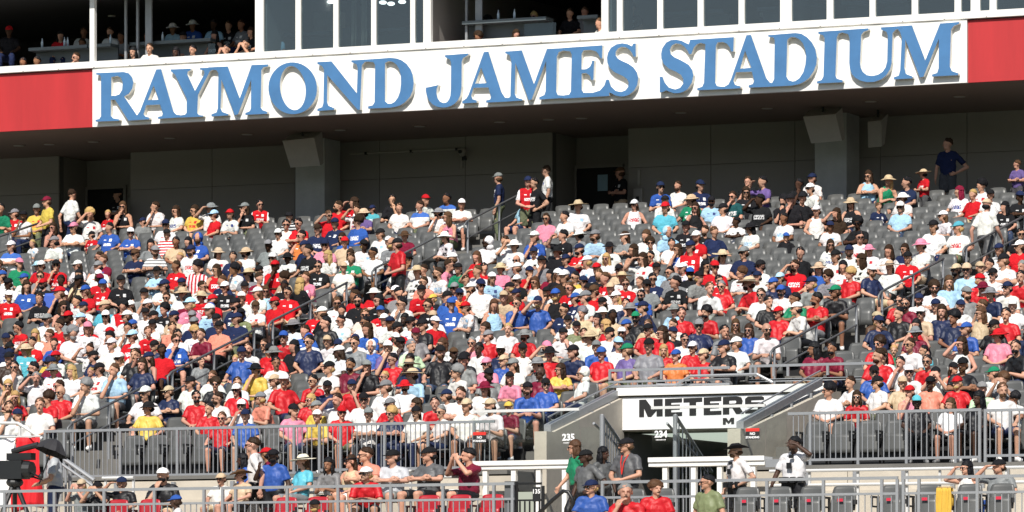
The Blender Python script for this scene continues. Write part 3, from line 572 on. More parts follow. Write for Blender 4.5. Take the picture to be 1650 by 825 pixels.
def nostand(px, py, lab):
    Y = 81.01; X, Z = PX(px, py, Y); e = empty('no_standing_sign', (X, Y, Z), lab, 'sign', 'no standing signs')
    MB().box(-.13, .13, -.012, 0, -.10, .04).build('plate', 'sign_black', e); MB().box(-.13, .13, -.014, 0, .043, .10).build('red_bar', 'sign_red', e)
    for tx, z, s in (('NO', .0, .065), ('STANDING', -.065, .052)):
        me = text_mesh(tx, s, .002, .002); me.materials.append(MATS['sign_white']); o = link('lettering', me, e, (0, -.014, z)); o.rotation_euler = (R(90), 0, 0)
nostand(773, 705, 'red and black NO STANDING sign on the glass by the left fence end'); nostand(1213, 699, 'red and black NO STANDING sign on the glass right of the entrance')
# entrance stair rails
def stair_rail(px, py0, Y0, drop, run, lab, wide):
    X, Z = PX(px, py0, Y0); e = empty('stair_railing', (X, Y0, 3.95), lab, 'railing', 'stair railings in the entrance'); h = Z - 3.95
    MB().tube([(0, 0, 0), (0, 0, h)], .045, 8).build('post', 'galv', e)
    MB().tube([(0, 0, h - .02), (wide, run, h - drop)], .035, 8).build('top_rail', 'galv', e)
    MB().tube([(-.12, -.1, h - .16), (wide * .5, run * .5, h - .18 - drop * .5), (wide, run, h - .16 - drop)], .025, 8).build('grip_rail', 'galv', e)
    for k in range(1, 10):
        t_ = k / 10; MB().tube([(wide * t_, run * t_, 0), (wide * t_, run * t_, h - drop * t_)], .013, 6).build('bar', 'galv', e)
stair_rail(1088, 668, 81.6, .95, 2.6, 'grey barred stair railing going down behind the 234 glass', -.35)
stair_rail(970, 668, 81.6, .6, 1.6, 'grey barred stair railing left of the entrance', -.2)
# railing above the entrance
fence(981, 1176, 86.32, PX(981, 595, 86.32)[1], PX(981, 625, 86.32)[1], (983, 1006, 1066, 1127, 1148), .1, 'grey railing above the entrance, left part', 7.16, mid=PX(981, 614, 86.32)[1], pk=True, group='railings above the entrance')
fence(1208, 1420, 86.32, PX(1208, 588, 86.32)[1], PX(1208, 616, 86.32)[1], (1210, 1218, 1247, 1270, 1334, 1417), .1, 'grey railing above the entrance, right part', 7.16, mid=PX(1208, 611, 86.32)[1], pk=False, group='railings above the entrance')
e = empty('bent_handrail', (PXX(1150, 86.2), 86.2, 7.16), 'grey bent handrail lying over the top edge of the entrance', 'handrail')
P_ = [PX(x, y, 86.2) for x, y in ((1058, 620), (1090, 620), (1112, 606), (1220, 603), (1245, 616))]; MB().tube([(x - PXX(1150, 86.2), 0, z - 7.16) for x, z in P_], .028, 8).build('rail', 'galv', e)
# aisle handrails climbing the stairs
def xa1(Y): return -46.3 - .109 * (Y - 80)
AIS = {1: xa1, 2: lambda Y: -34.3, 3: lambda Y: -62.2}
def floor_at(Y): return Z0 + RR * max(0, math.floor((Y - YD) / RD))
def aisle_rail(k, ya, yb, lab):
    fx = AIS[k]; h = .9; e = empty('aisle_handrail', (fx(ya), ya, floor_at(ya)), lab, 'handrail', 'sloping handrails in the aisles'); o = Vector(e.location)
    fz = lambda Y: Z0 + RR * ((Y - YD) / RD) + .1
    top = [(fx(ya) , ya - .12, fz(ya) + h - .32), (fx(ya), ya - .16, fz(ya) + h - .1), (fx(ya), ya, fz(ya) + h)] + [(fx(ya + (yb - ya) * t_ / 4), ya + (yb - ya) * t_ / 4, fz(ya + (yb - ya) * t_ / 4) + h) for t_ in range(1, 5)]
    MB().tube([Vector(p) - o for p in top], .026, 8).build('top_rail', 'rail_dark', e, smooth=True)
    MB().tube([Vector((fx(y), y, fz(y) + h - .4)) - o for y in (ya, (ya + yb) / 2, yb)], .021, 8).build('middle_rail', 'rail_dark', e)
    n = max(2, int((yb - ya) / 1.7) + 1)
    for q in range(n):
        y = ya + (yb - ya) * (q + .02) / (n - .96); MB().tube([Vector((fx(y), y, fz(y) - .25)) - o, Vector((fx(y), y, fz(y) + h)) - o], .028, 8).build('post', 'galv', e)
for k, ya, yb, lab in ((1, 81.6, 85.2, 'dark aisle handrail at the left front, lowest of its aisle'), (1, 86.6, 91.2, 'dark aisle handrail second up the left aisle'), (1, 92.2, 96.8, 'dark aisle handrail third up the left aisle'),
                       (1, 98.6, 103.6, 'dark aisle handrail fourth up the left aisle'), (1, 105, 109.8, 'dark aisle handrail topmost in the left aisle near the concourse'),
                       (2, 87.4, 92, 'dark aisle handrail just above the entrance'), (2, 93.4, 97.2, 'dark aisle handrail second above the entrance'), (2, 98.6, 102.6, 'dark aisle handrail third above the entrance'), (2, 104, 108.6, 'dark aisle handrail at the upper right edge'),
                       (3, 102.5, 107.8, 'dark aisle handrail in the upper left corner')):
    aisle_rail(k, ya, yb, lab)
# gate 135, dark stair rail
X, Z = PX(830, 776, 76.6); e = empty('gate', (X, 76.6, 3.95), 'black gate with the number 135 plate at the bottom middle', 'gate')
xb_ = PXX(877, 76.6) - X; MB().box(0, .05, -.02, .02, 0, Z - 3.95).build('stile', 'black_metal', e); MB().box(xb_ - .05, xb_, -.02, .02, 0, Z - 4.03).build('stile', 'black_metal', e)
MB().box(.052, xb_ - .052, -.02, .02, Z - 4.01, Z - 3.97).build('top_bar', 'black_metal', e); MB().box(.052, xb_ - .052, -.02, .02, Z - 4.29, Z - 4.26).build('middle_bar', 'black_metal', e)
for k in range(1, 6): MB().box(xb_ * k / 6 - .01, xb_ * k / 6 + .01, -.015, .015, 0, Z - 4.292).build('bar', 'black_metal', e)
MB().box(xb_ - .2, xb_ - .06, -.045, -.025, Z - 4.3, Z - 4.05).build('plate', 'camera_black', e)
me = text_mesh('135', .105, .002, .002); me.materials.append(MATS['sign_white']); o = link('numerals', me, e, (xb_ - .13, -.048, Z - 4.13)); o.rotation_euler = (R(90), 0, 0)
e = empty('stair_handrail', (PXX(890, 76), 76, 3.2), 'black handrail curving down at the bottom beside the 135 gate', 'handrail')
pts = [PX(x, y, 76) for x, y in ((860, 835), (890, 806), (908, 791), (916, 793), (922, 803), (924, 830))]; MB().tube([(x - e.location.x, 0, z - 3.2) for x, z in pts], .035, 8).build('rail', 'black_metal', e, smooth=True)
# end post by the gate and a pale concrete block wall behind
tag(MB().box(-.09, .09, -.09, .09, 0, .93).build('gate_post', 'rail_dark', None, (PXX(824, 76.62), 76.62, 3.95)), 'thick grey post at the gate end of the lower railing', 'post')
# stair rails at the bottom left corner
def simple_rail(pts, Y, r, m, lab, name='handrail', posts=(), foot=3.95):
    P = [PX(x, y, Y) for x, y in pts]; e = empty(name, (P[0][0], Y, foot), lab, 'handrail')
    MB().tube([(x - P[0][0], 0, z - foot) for x, z in P], r, 8).build('rail', m, e)
    for x, y in posts: q = PX(x, y, Y); MB().tube([(q[0] - P[0][0], .02, 0), (q[0] - P[0][0], .02, q[1] - foot)], r * .9, 8).build('post', m, e)
simple_rail(((-30, 681), (29, 682), (68, 707)), 80.9, .032, 'rail_white', 'white sloping rail behind the television camera', foot=4.5, posts=((31, 683),))
simple_rail(((105, 741), (152, 774)), 79.9, .045, 'galv', 'grey sloping stair rail right of the camera operator', posts=((112, 745), (146, 770)))
simple_rail(((100, 748), (150, 783)), 79.7, .03, 'galv', 'thin grey lower stair rail right of the camera operator', posts=((105, 750),))
simple_rail(((-30, 704), (26, 703)), 80.95, .03, 'galv', 'short level rail above the red and white flag', foot=4.5)
# ------------------------------------------------------------------ seats (local: sitter faces -y, origin at the floor below the sitter)
def seat_meshes(m, lo=False):
    nu, nv = (4, 3) if lo else (8, 7)
    def back(u, v):
        w = .222 * (1 - .16 * smooth01((v - .72) / .28)) * (1 - .05 * (1 - v)); x = (u * 2 - 1) * w
        return (x, .17 + .075 * v + .035 * (1 - (2 * u - 1) ** 2) * (1 - .4 * v) - .0, .40 + .43 * v - .02 * (2 * u - 1) ** 4 * (v > .9))
    A = MB().shell(back, nu, nv, (0, .022, 0))
    def pan_up(u, v):
        w = .215 * (1 - .1 * v); x = (u * 2 - 1) * w
        return (x, .05 + .05 * v - .02 * (1 - (2 * u - 1) ** 2), .25 + .34 * v)
    def pan_dn(u, v):
        w = .215; x = (u * 2 - 1) * w
        return (x, -.22 + .38 * v, .435 + .01 * (2 * u - 1) ** 2 - .03 * v)
    U = MB().shell(pan_up, nu, 3 if lo else 5, (0, .03, -.004)); D = MB().shell(pan_dn, nu, 2 if lo else 4, (0, 0, -.03))
    return A, U, D
SHADE_PLATE = MB().box(-.2, .2, .13, .17, .02, .26).mesh('shade_plate', 'seat_black')  # black plate added to stand in for the shade under the seat
SG = {}
for key, m in (('grey', 'seat_grey'), ('red', 'seat_red')):
    A, U, D = seat_meshes(m)
    SG[key] = (A.mesh('seat_back', m, True), U.mesh('seat_pan', m, True), D.mesh('seat_pan', m, True))
arm = MB(); arm.box(-.018, .018, -.16, .2, .60, .635); arm.box(-.015, .015, .14, .2, .0, .599); arm.box(-.014, .014, -.15, -.11, .44, .599); arm.box(-.013, .013, -.109, .139, .44, .47)
ARM = arm.mesh('armrest', 'seat_black')
cupm = MB(); cupm.tube([(0, .13, .50), (0, .13, .58)], .045, 8); CUP = cupm.mesh('cup_holder', 'seat_black')
PLATE = MB().box(-.05, .05, .02, .026, .55, .60).mesh('number_plate', 'red_plate')
def add_seat(x, y, z, down, label, color='grey', group='grey stadium seats', plate=False):
    e = empty('stadium_chair', (x, y, z), label, 'chair', group)
    A, U, D = SG[color]; link('seat_back', A, e); link('seat_pan', D if down else U, e); link('armrest', ARM, e, (-.255, 0, 0)); link('shade_plate', SHADE_PLATE, e)
    if not down: link('cup_holder', CUP, e, (.235, -.02, 0))
    if plate: link('number_plate', PLATE, e)
    return e
SLOT0 = 82.0
def slots(i):
    """seat centres of row i"""
    Y = yrow(i) + .52; out = []
    x = -34.3 + .62 + .26
    while x < -20: out.append(x); x += .51
    x = -34.3 - .62 - .26
    while x > -76:
        out.append(x); x -= .51
    a1, a3 = xa1(Y), -62.2; res = []
    for x in out:
        if abs(x - a1) < .78 or abs(x - a3) < .78: continue
        if i < 6 and PL - .5 < x < PR + .95: continue
        res.append(x)
    return sorted(res)
PEOPLE = ('''11,330 nk g -;
41,329 ck g -;
17,345 ce r -;
39,348 ck w M;
64,337 ce y J;
76,325 cm y S;
112,313 nd w SB;
82,367 nd k Tgf;
121,367 cp w g;
53,392 nl w C;
92,389 ce w g;
18,397 cw w 6;
151,345 nl w A;
178,342 nl r CJ;
201,333 nu k Tgf;
151,357 nu r C;
151,379 ck r CJ;
176,367 nk b J;
216,375 cw b g;
236,357 cn e C;
251,333 nd w -;
189,313 ck k SQ;
254,394 nk e f;
273,362 cn w g;
271,377 ck r H;
221,410 cu n Gg;
165,414 nd e g;
172,419 nu m P;
256,405 ce e H;
281,340 nd w gf;
313,339 nd y gf;
338,335 be w A;
339,347 cs r g;
376,345 cr w -;
388,335 ce k gf;
411,330 nk r JLg;
472,350 ck k H;
487,360 nk r g;
461,362 nk w g;
447,377 cw w g;
485,380 nk o gT;
517,370 cd n -;
539,360 cn n -;
538,333 nd r g;
536,347 nu r Ag;
523,395 cn p g;
549,384 nd b gf;
287,390 nk t M;
318,384 hb b -;
309,390 nk k f;
309,404 cn w -;
290,414 nl w C;
353,407 bt w gf;
379,414 nk n -;
390,407 bt w -;
436,395 ce e D;
426,417 cw w g;
458,415 bk w Dg;
491,404 nk k G;
484,397 cn n -;
534,412 nl w f;
563,327 nd r Af;
567,339 nd w A;
584,344 bt v -;
600,337 cn a C;
583,357 nd b g;
631,322 nk k P;
646,335 nd w -;
673,322 cr w -;
681,332 nd w 6;
718,320 nk w 6M;
709,344 be w -;
743,349 nu p Tgf;
765,328 cw w -;
814,327 cw s -;
803,287 ce n S;
563,390 cr t -;
587,395 ck w D;
617,377 ck w -;
634,389 cw w -;
641,394 ck r S;
667,390 nx e -;
670,379 bu m -;
703,382 bw w gf;
609,407 nk w Mg;
612,419 ck w gM;
573,410 nd w gf;
563,417 nd g -;
789,390 hw w Dg;
767,414 nu r f;
814,389 nd w P;
730,417 cw k -;
850,293 cn r SJL;
880,275 nd w S;
999,275 cu k SQ;
861,295 nk k S;
930,332 bt w -;
907,349 nk w -;
880,352 nd p g;
1027,330 cw w Tgf;
1063,302 cn b g;
1095,300 nd w -;
1063,324 ck w -;
1073,335 cr a -;
860,382 cw b -;
899,380 nk k A;
926,380 bw e -;
955,380 ce s -;
999,382 vw e f;
1035,380 nu w f;
1071,374 hs s -;
1133,299 cn n J;
1144,325 ck s g;
1198,293 nd k -;
1204,310 nd k gf;
1232,293 nk v A;
1184,317 nd q Gg;
1224,322 nk k ADG;
1279,297 nk k PD;
1311,288 cn w -;
1310,304 cw w g;
1264,324 nk k P;
1276,322 ck k -;
1299,319 ck k -;
1107,322 bt g g;
1122,335 nd k Tgf;
1159,337 ck w -;
1193,357 nk w DC;
1263,352 nk w M;
1318,340 cw w T;
1347,344 nd d fA;
1214,367 bk w f;
1164,374 nu n -;
1142,374 nd k -;
1108,365 ck k -;
1118,382 cw r -;
1336,365 cn w fM;
1267,382 cb k C;
1374,360 nk k gD;
1371,327 bt k gTf;
1392,284 nd s gfT;
1428,290 bt g fT;
1451,295 nk n -;
1488,280 bt r SC;
1527,232 nd n S;
1639,265 nu v SC;
1542,309 nm w f;
1582,299 nk w -;
1571,314 nl r -;
1604,314 ck w -;
1614,334 nk k f;
1587,330 ct w SB5;
1448,319 bw w g;
1450,334 cw s g;
1409,334 nu n C;
1646,317 cn k D;
833,395 bw w g;
856,407 cn w -;
861,422 ck e -;
832,420 nx e g;
898,405 bk k -;
919,420 cn n -;
936,402 cn r -;
941,422 cw w -;
976,398 bk w f;
981,417 nl w gf;
1014,403 nd k Tf;
1044,392 nd w g;
1035,417 nd w Agf;
1054,413 nk r gJ;
1076,393 nk w -;
1086,402 nd b fTg;
883,444 nk m f;
912,439 cw d -;
924,447 nk y g;
940,454 cn w g;
831,434 cw e -;
834,452 nk r C;
855,455 nu w Tgf;
969,449 nu r -;
999,447 bt w -;
1005,459 nd r g;
1026,454 nu w C;
1044,460 ck e g;
1080,439 nk e g;
1088,455 nk k -;
979,465 ct w -;
988,479 cw w gf;
949,479 ce w -;
879,474 ck w -;
905,475 cb k TP;
873,487 cn b AG;
835,489 nd b gJ;
830,477 cn r -;
934,507 ne t -;
959,509 bw w -;
999,492 nk n J;
1041,495 cn n J;
1017,512 cg k g;
1079,499 be s f;
1094,505 nk r -;
972,515 nk t f;
950,470 cu r g;
1115,398 cn r L;
1174,412 bt w gf;
1207,407 ce n g;
1230,429 ck w g;
1149,429 nk r Tgf;
1162,430 cr r g;
1103,434 cw w -;
1119,447 ck e -;
1130,465 nu w G;
1155,462 ne r Jg;
1169,452 nk r g;
1191,440 nu w -;
1207,447 cn w -;
1220,455 bt r g;
1248,449 cs n -;
1255,457 cb n -;
1261,469 cb w g;
1223,475 nd w Hg;
1239,487 nk k G;
1281,482 nk g MJ;
1312,482 nk r LM;
1297,497 cw w -;
1252,504 cr r g;
1287,408 nk k -;
1272,429 nd r Ag;
1314,432 bt b gf;
1303,457 cn e -;
1332,395 nd w gf;
1344,413 ck w -;
1368,405 cn w -;
1359,442 nl r P;
1348,470 cg k gM;
1353,430 nk w f;
1130,504 nk r -;
1519,348 cw w gf;
1501,365 ck w -;
1542,367 ca w G;
1393,382 nk w g;
1409,402 bp w f;
1428,405 nd w f;
1450,402 nd n gf;
1482,395 bp w -;
1471,415 ck r J;
1386,419 nd w gf;
1401,437 cw n Lg;
1430,430 bt w f;
1540,435 ct k gD;
1559,435 ct s g;
1574,432 ct w -;
1585,430 nk w -;
1608,402 cn w -;
1616,419 ck w -;
1639,430 ne w -;
1644,397 cw r g;
1607,442 ck w g;
1526,455 nu s f;
1499,464 nd w g;
1577,464 bm r gf;
1644,447 nk r -;
1648,377 nk k g;
28,425 cp g -;
54,428 bs v C;
87,428 ck r Jg;
122,428 cw w gf;
123,452 ck t D;
162,450 cm r gDJ;
197,453 ck k P;
251,438 ck s -;
20,457 ck w D;
23,477 cw r J;
224,474 ck e -;
268,460 cn w g;
59,482 nd k -;
95,472 cr k -;
114,477 cw w -;
100,495 nd k gfT;
133,495 cn w -;
124,485 nk w -;
162,494 ct a -;
165,510 cw w gf;
197,494 nk r L;
205,510 cw w gf;
228,509 ck w -;
254,510 ck w -;
239,524 ck w -;
123,514 cs w -;
81,515 ce w g;
95,524 nd r g;
29,527 nk r g;
18,544 nk w -;
64,540 nl w f;
200,530 nk w -;
208,542 cs r g;
233,535 nu r -;
141,529 cp w -;
128,537 ne w -;
174,544 nk w f;
97,545 ce r -;
57,552 nk r A;
5,547 cn n -;
318,430 nk w W;
350,435 nd r Tgf;
385,433 nx n M;
401,442 bt e gf;
424,438 ck w g;
288,472 bt w g;
329,462 nd w g;
368,463 cw k g;
395,463 ck r -;
414,472 cw w f;
435,469 nu s Tgf;
449,487 cr r g;
381,480 cw w -;
384,490 ck n -;
347,484 cr r -;
419,494 cu w -;
308,490 cs p -;
338,500 cw s -;
315,510 ce w -;
283,510 cn t -;
382,514 cn n P;
417,505 ck i D;
482,458 nl k Bf;
507,447 nu p -;
516,458 ne b -;
541,445 ck r J;
354,527 ck z -;
314,535 nl w g;
334,539 nd m J;
288,540 nk w -;
472,524 be w D;
451,544 cb r g;
516,505 cw k -;
525,520 nk k -;
544,520 nk w g;
531,550 ct w -;
290,457 cn k -;
573,430 ct w -;
580,485 nk k g;
608,472 bw r f;
618,484 nk k gf;
650,490 nk w g;
645,469 cw r A;
654,472 nk e -;
678,469 ck r -;
692,482 cy k C;
687,492 nd k g;
674,455 nd z g;
670,438 bt w -;
702,427 nd p g;
707,440 nd w g;
737,433 ck g -;
769,437 nu w A;
739,453 nd w -;
748,467 cw r -;
717,465 ce b gJ;
724,479 ck b -;
742,474 cn o g;
736,490 cb b -;
764,495 cr w gJ;
775,460 cn w g;
801,432 bt p -;
799,479 ct t -;
803,492 nu s Tf;
659,514 nk w fD;
617,517 cw w -;
584,520 nk w Mg;
613,502 cb r -;
703,510 ct w D;
686,524 ck k J;
665,539 cm e -;
783,529 nd w f;
784,542 ce r -;
818,465 ck u -;
824,530 nl w -;
14,578 ck d -;
33,563 bt a f;
94,560 nd b -;
91,575 cr w DJ;
74,582 cn y MC;
20,592 nk w Wg;
56,593 nk k g;
67,609 ne w A;
12,622 nl t Tgf;
34,640 nl r Agf;
76,642 nd r -;
74,652 nu w -;
107,632 nx r gJ;
102,622 nd e g;
147,622 ne w -;
135,600 nl b PC;
107,599 nl w f;
141,575 ck n -;
137,563 nd w A;
174,597 nu s -;
197,588 nd m CJ;
172,570 nd w P;
174,555 cw w -;
243,558 ck n -;
209,572 nd k -;
254,577 cn k TfPA;
229,634 cw w g;
199,655 cn k P;
236,657 bk y -;
269,632 ct n g;
29,670 cn w -;
2,657 nd w -;
404,562 nd w -;
419,560 nd k g;
366,570 cn b -;
380,580 nl n GC;
326,583 nk e C;
444,568 be r DJ;
417,595 bk y g;
430,614 ct w g;
467,609 cw r J;
500,614 nk r g;
491,551 nk n Gg;
534,568 cw w fD;
534,593 ck w -;
314,607 bt w gf;
307,617 ck w -;
350,610 nu w H;
354,622 nd k g;
385,617 nd w -;
376,629 cw r gf;
320,640 nk r g;
350,642 nd w g;
338,659 nk r -;
355,674 nu r g;
392,654 cw w g;
393,670 cn b -;
430,642 ce z g;
500,645 nl r gf;
474,662 ck p -;
505,660 ce y -;
514,675 cw y -;
539,645 nd w A;
519,624 ck n A;
538,665 cr r g;
564,553 nd e Ag;
597,558 hw b -;
630,560 cw v -;
675,558 ne h -;
707,555 nu w gf;
720,565 ck k -;
729,575 cu k PD;
746,582 ck e -;
757,577 ck k -;
761,553 ne p g;
779,587 cp p g;
811,582 ct b -;
732,600 ne w 6g;
784,604 ck e D;
813,609 ck p f;
793,625 bm w f;
742,635 nd w -;
712,644 cn w -;
692,650 nk r -;
675,652 nd w f;
705,664 ne w g;
657,622 br w -;
654,605 bt s -;
620,607 nl w Cg;
625,624 ce w -;
567,588 nk m M;
564,622 cn r P;
590,644 ck w g;
629,652 ce r g;
629,670 nl n g;
601,667 ce w -;
667,665 ck w f;
752,654 ct w -;
791,654 ct w 5;
806,649 cw y -;
821,657 cy m C;
847,540 be r -;
912,523 ck w -;
912,538 ck w P;
936,527 ck i -;
981,525 nl r Tgf;
952,543 bt w g;
994,537 ck w -;
1037,532 ck r g;
1068,535 nd r gf;
1049,530 nu t -;
1044,557 ck e H;
1063,567 nl r f;
1093,530 nd w -;
1086,543 cn k -;
1094,557 ck w g;
999,554 cs w -;
1007,565 cg v g;
967,570 cb r -;
962,559 ce b -;
924,567 ck n J;
887,569 bk r -;
882,560 cp t A;
935,602 hw w g;
904,602 nd y gf;
851,602 nx m Dg;
875,622 ck b gG;
835,627 ck b -;
1093,579 cb o -;
1128,525 ce n g;
1179,524 nu d gf;
1155,535 nk e -;
1208,532 nd b gf;
1210,550 ck k -;
1231,532 nx w g;
1177,554 cw w g;
1164,545 nu w C;
1123,564 cw r g;
1140,572 ct r -;
1135,560 cn k -;
1109,550 nk w g;
1102,560 ck e -;
1319,562 nk m fMW;
1349,562 nk m M;
1553,473 ce e -;
1594,473 be n -;
1474,483 cn w -;
1510,492 cn w -;
1490,505 cw t g;
1454,505 nk k P;
1536,512 nk n M;
1556,493 cn w -;
1582,505 nu t Tgf;
1594,492 nu w g;
1624,507 nk r -;
1643,492 cw w -;
1636,535 ce n -;
1559,530 cb b -;
1552,554 nd w TAgf;
1603,540 br p -;
1644,559 nk k -;
1477,524 nk r fT;
1420,519 cn n g;
1409,512 ct u -;
1410,554 nd r g;
1417,572 nd r -;
1439,565 nl g C;
1483,565 nk a C;
1383,574 nd w gf;
1410,600 ck b g;
1376,617 nd w -;
1420,617 ck w gJ;
1334,629 nk w gJ;
1381,640 nd r Hgf;
1448,585 nk w -;
1447,600 cw w g;
1467,617 ct t -;
1493,583 nk r g;
1498,602 ck w P;
1518,589 ck k M;
1540,600 ck r Tf;
1513,617 ck z D;
1555,617 cr r -;
1569,627 ce h -;
1595,602 cg w -;
1614,612 nu e P;
1581,642 nk k Df;
1627,642 nk w MC;
1524,640 ce z P;
1463,632 cr p T;
1473,651 ca k D;
1537,655 nu w f;
1620,629 nu w -''').replace(chr(10), '')
# ------------------------------------------------------------------ people: one continuous body per pose, clothes, hair and hats over it
FOLD = bpy.data.textures.new('folds', 'CLOUDS'); FOLD.noise_scale = .085; FOLD.noise_depth = 2
def remeshed(mb, voxel, tris, smooth=2, fold=0, keep=None):
    m = mb.mesh('tmp', 'skin'); o = bpy.data.objects.new('tmp', m); COL.objects.link(o)
    r = o.modifiers.new('r', 'REMESH'); r.mode = 'VOXEL'; r.voxel_size = voxel; r.use_smooth_shade = True
    if smooth: s = o.modifiers.new('s', 'SMOOTH'); s.iterations = smooth; s.factor = .5
    if fold: w_ = o.modifiers.new('w', 'DISPLACE'); w_.texture = FOLD; w_.strength = fold; w_.mid_level = .5; w_.texture_coords = 'LOCAL'
    dg = bpy.context.evaluated_depsgraph_get(); a = bpy.data.meshes.new_from_object(o.evaluated_get(dg)); out = []
    for t in tris:
        o2 = bpy.data.objects.new('tmp2', a); COL.objects.link(o2)
        d = o2.modifiers.new('d', 'DECIMATE'); n = sum(len(p.vertices) - 2 for p in a.polygons); d.ratio = min(1, t / n)
        if keep is not None and t > 2000:
            g = o2.vertex_groups.new(name='keep'); g.add([v.index for v in a.vertices if (v.co - keep).length < .13 and v.co.y < keep.y + .02], 1, 'REPLACE'); d.vertex_group = 'keep'; d.invert_vertex_group = True; d.vertex_group_factor = 4
        dg = bpy.context.evaluated_depsgraph_get(); q = bpy.data.meshes.new_from_object(o2.evaluated_get(dg)); bpy.data.objects.remove(o2)
        q.polygons.foreach_set('use_smooth', [True] * len(q.polygons)); out.append(q)
    bpy.data.objects.remove(o); bpy.data.meshes.remove(m); bpy.data.meshes.remove(a)
    return out
def hand(mb, wr, d, nrm, side, curl=.5):
    d = Vector(d).normalized(); nrm = Vector(nrm); nrm = (nrm - d * nrm.dot(d)).normalized(); s_ = d.cross(nrm).normalized()
    c = Vector(wr) + d * .05
    mb.cap(Vector(wr), c - s_ * .018, .024, .024, 8); mb.cap(Vector(wr), c + s_ * .018, .024, .024, 8)
    k0 = Vector(wr) + d * .085
    for i, L in enumerate((.066, .078, .074, .058)):
        b = k0 + s_ * (-.036 + i * .024); m_ = b + d * L * .5 + nrm * (.012 * curl); e = m_ + (d * (1 - curl * .7) + nrm * curl).normalized() * L * .5
        mb.cap(b, m_, .0095, .009, 6); mb.cap(m_, e, .009, .0075, 6)
    t0 = Vector(wr) + d * .03 - s_ * .03 * side
    mb.cap(t0, t0 + (d * .8 - s_ * side * .7 + nrm * .3).normalized() * .035, .012, .010, 6); t1 = t0 + (d * .8 - s_ * side * .7 + nrm * .3).normalized() * .035
    mb.cap(t1, t1 + (d + nrm * .5).normalized() * .03, .010, .008, 6)
# arms: (elbow, wrist, hand direction, palm normal, curl) for the right (x<0) and the left (x>0)
def sym(e, w, d, n, c=.5): return [(e, w, d, n, c), ((-e[0],) + e[1:], (-w[0],) + w[1:], (-d[0],) + d[1:], (-n[0],) + n[1:], c)]
POSE = {
 'rest':  dict(seat=1, lean=-6, arms=sym((-.27, .0, .76), (-.15, -.25, .655), (.25, -1, -.15), (0, 0, -1), .5)),
 'lap':   dict(seat=1, lean=-11, arms=sym((-.26, .03, .75), (-.06, -.2, .65), (.8, -.6, -.1), (0, 0, -1), .6)),
 'clasp': dict(seat=1, lean=21, arms=sym((-.23, -.27, .66), (-.06, -.43, .72), (.7, -.7, -.1), (.3, .3, -1), .8)),
 'fold':  dict(seat=1, lean=-5, arms=[((-.27, -.05, .80), (.05, -.19, .82), (1, -.05, .15), (0, 1, 0), .3), ((.27, -.05, .80), (-.05, -.235, .80), (-1, -.05, .1), (0, 1, 0), .3)]),
 'brow':  dict(seat=1, lean=-5, arms=[((-.33, -.17, 1.0), (-.13, -.17, 1.225), (1, -.25, .12), (0, .2, -1), .15), ((.27, .0, .76), (.15, -.25, .655), (-.25, -1, -.15), (0, 0, -1), .5)]),
 'chin':  dict(seat=1, lean=9, arms=[((-.19, -.29, .70), (-.06, -.24, .98), (.25, .1, 1), (.2, 1, 0), .8), ((.25, -.14, .70), (.02, -.29, .68), (-1, -.2, .1), (0, 0, -1), .4)]),
 'photo': dict(seat=1, lean=-3, arms=sym((-.24, -.2, .90), (-.075, -.25, 1.12), (.35, -.1, 1), (.3, 1, 0), .7)),
 'slouch': dict(seat=1, lean=-13, arms=sym((-.30, .05, .74), (-.25, -.2, .68), (.1, -1, -.1), (0, 0, -1), .5)),
 'prop':  dict(seat=1, lean=12, arms=[((-.25, -.2, .68), (-.08, -.38, .70), (.6, -.7, 0), (0, 0, -1), .6), ((.23, -.3, .70), (.10, -.25, .97), (-.3, .1, 1), (-.2, 1, 0), .8)]),
 'stand': dict(seat=0, lean=0, arms=sym((-.27, .03, 1.12), (-.27, -.07, .88), (.05, -.2, -1), (1, 0, 0), .5)),
 'hips':  dict(seat=0, lean=0, arms=[((-.27, .03, 1.12), (-.27, -.07, .88), (.05, -.2, -1), (1, 0, 0), .5), ((.43, .06, 1.14), (.2, -.08, 1.0), (-.8, -.5, -.2), (0, 1, 0), .3)]),
 'cross': dict(seat=0, lean=0, arms=[((-.27, -.05, 1.17), (.05, -.19, 1.2), (1, -.05, .15), (0, 1, 0), .3), ((.27, -.05, 1.17), (-.05, -.235, 1.18), (-1, -.05, .1), (0, 1, 0), .3)]),
 'shade': dict(seat=0, lean=-4, arms=[((-.29, .02, 1.12), (-.29, -.14, .93), (.1, -.6, -1), (1, 0, 0), .5), ((.34, -.16, 1.46), (.11, -.17, 1.66), (-1, -.25, .15), (0, .2, -1), .2)]),
 'hold':  dict(seat=0, lean=2, arms=sym((-.27, -.06, 1.13), (-.09, -.27, 1.04), (.8, -.5, 0), (.2, .6, -.6), .7)),
 'walk':  dict(seat=0, lean=4, step=.2, arms=[((-.27, -.06, 1.13), (-.26, -.24, .95), (.05, -.5, -.8), (1, 0, 0), .5), ((.27, .14, 1.13), (.27, .1, .88), (0, 0, -1), (-1, 0, 0), .5)]),
 'raise': dict(seat=0, lean=0, arms=[((-.25, -.16, 1.22), (-.13, -.24, 1.42), (.1, -.1, 1), (.5, .8, 0), .8), ((.27, .03, 1.12), (.27, -.07, .88), (-.05, -.2, -1), (-1, 0, 0), .5)]),
}
YAW = (0, -32, 24, -58)
PC = {}
def head_matrix(sp, yi):
    st = sp['seat']; P = Vector((0, .02, .535 if st else .98)); a = R(sp['lean']); d = Vector((0, -math.sin(a), math.cos(a)))
    S = P + d * .49; N = S + Vector((0, -.012, .06)); h = N + Vector((0, -.028 - .02 * (sp['lean'] > 5), .14))
    return P, d, S, N, h, Matrix.Translation(h) @ Euler((R(6 if sp['lean'] < 5 else 2), 0, R(YAW[yi]))).to_matrix().to_4x4() @ Matrix.Scale(1.08, 4)
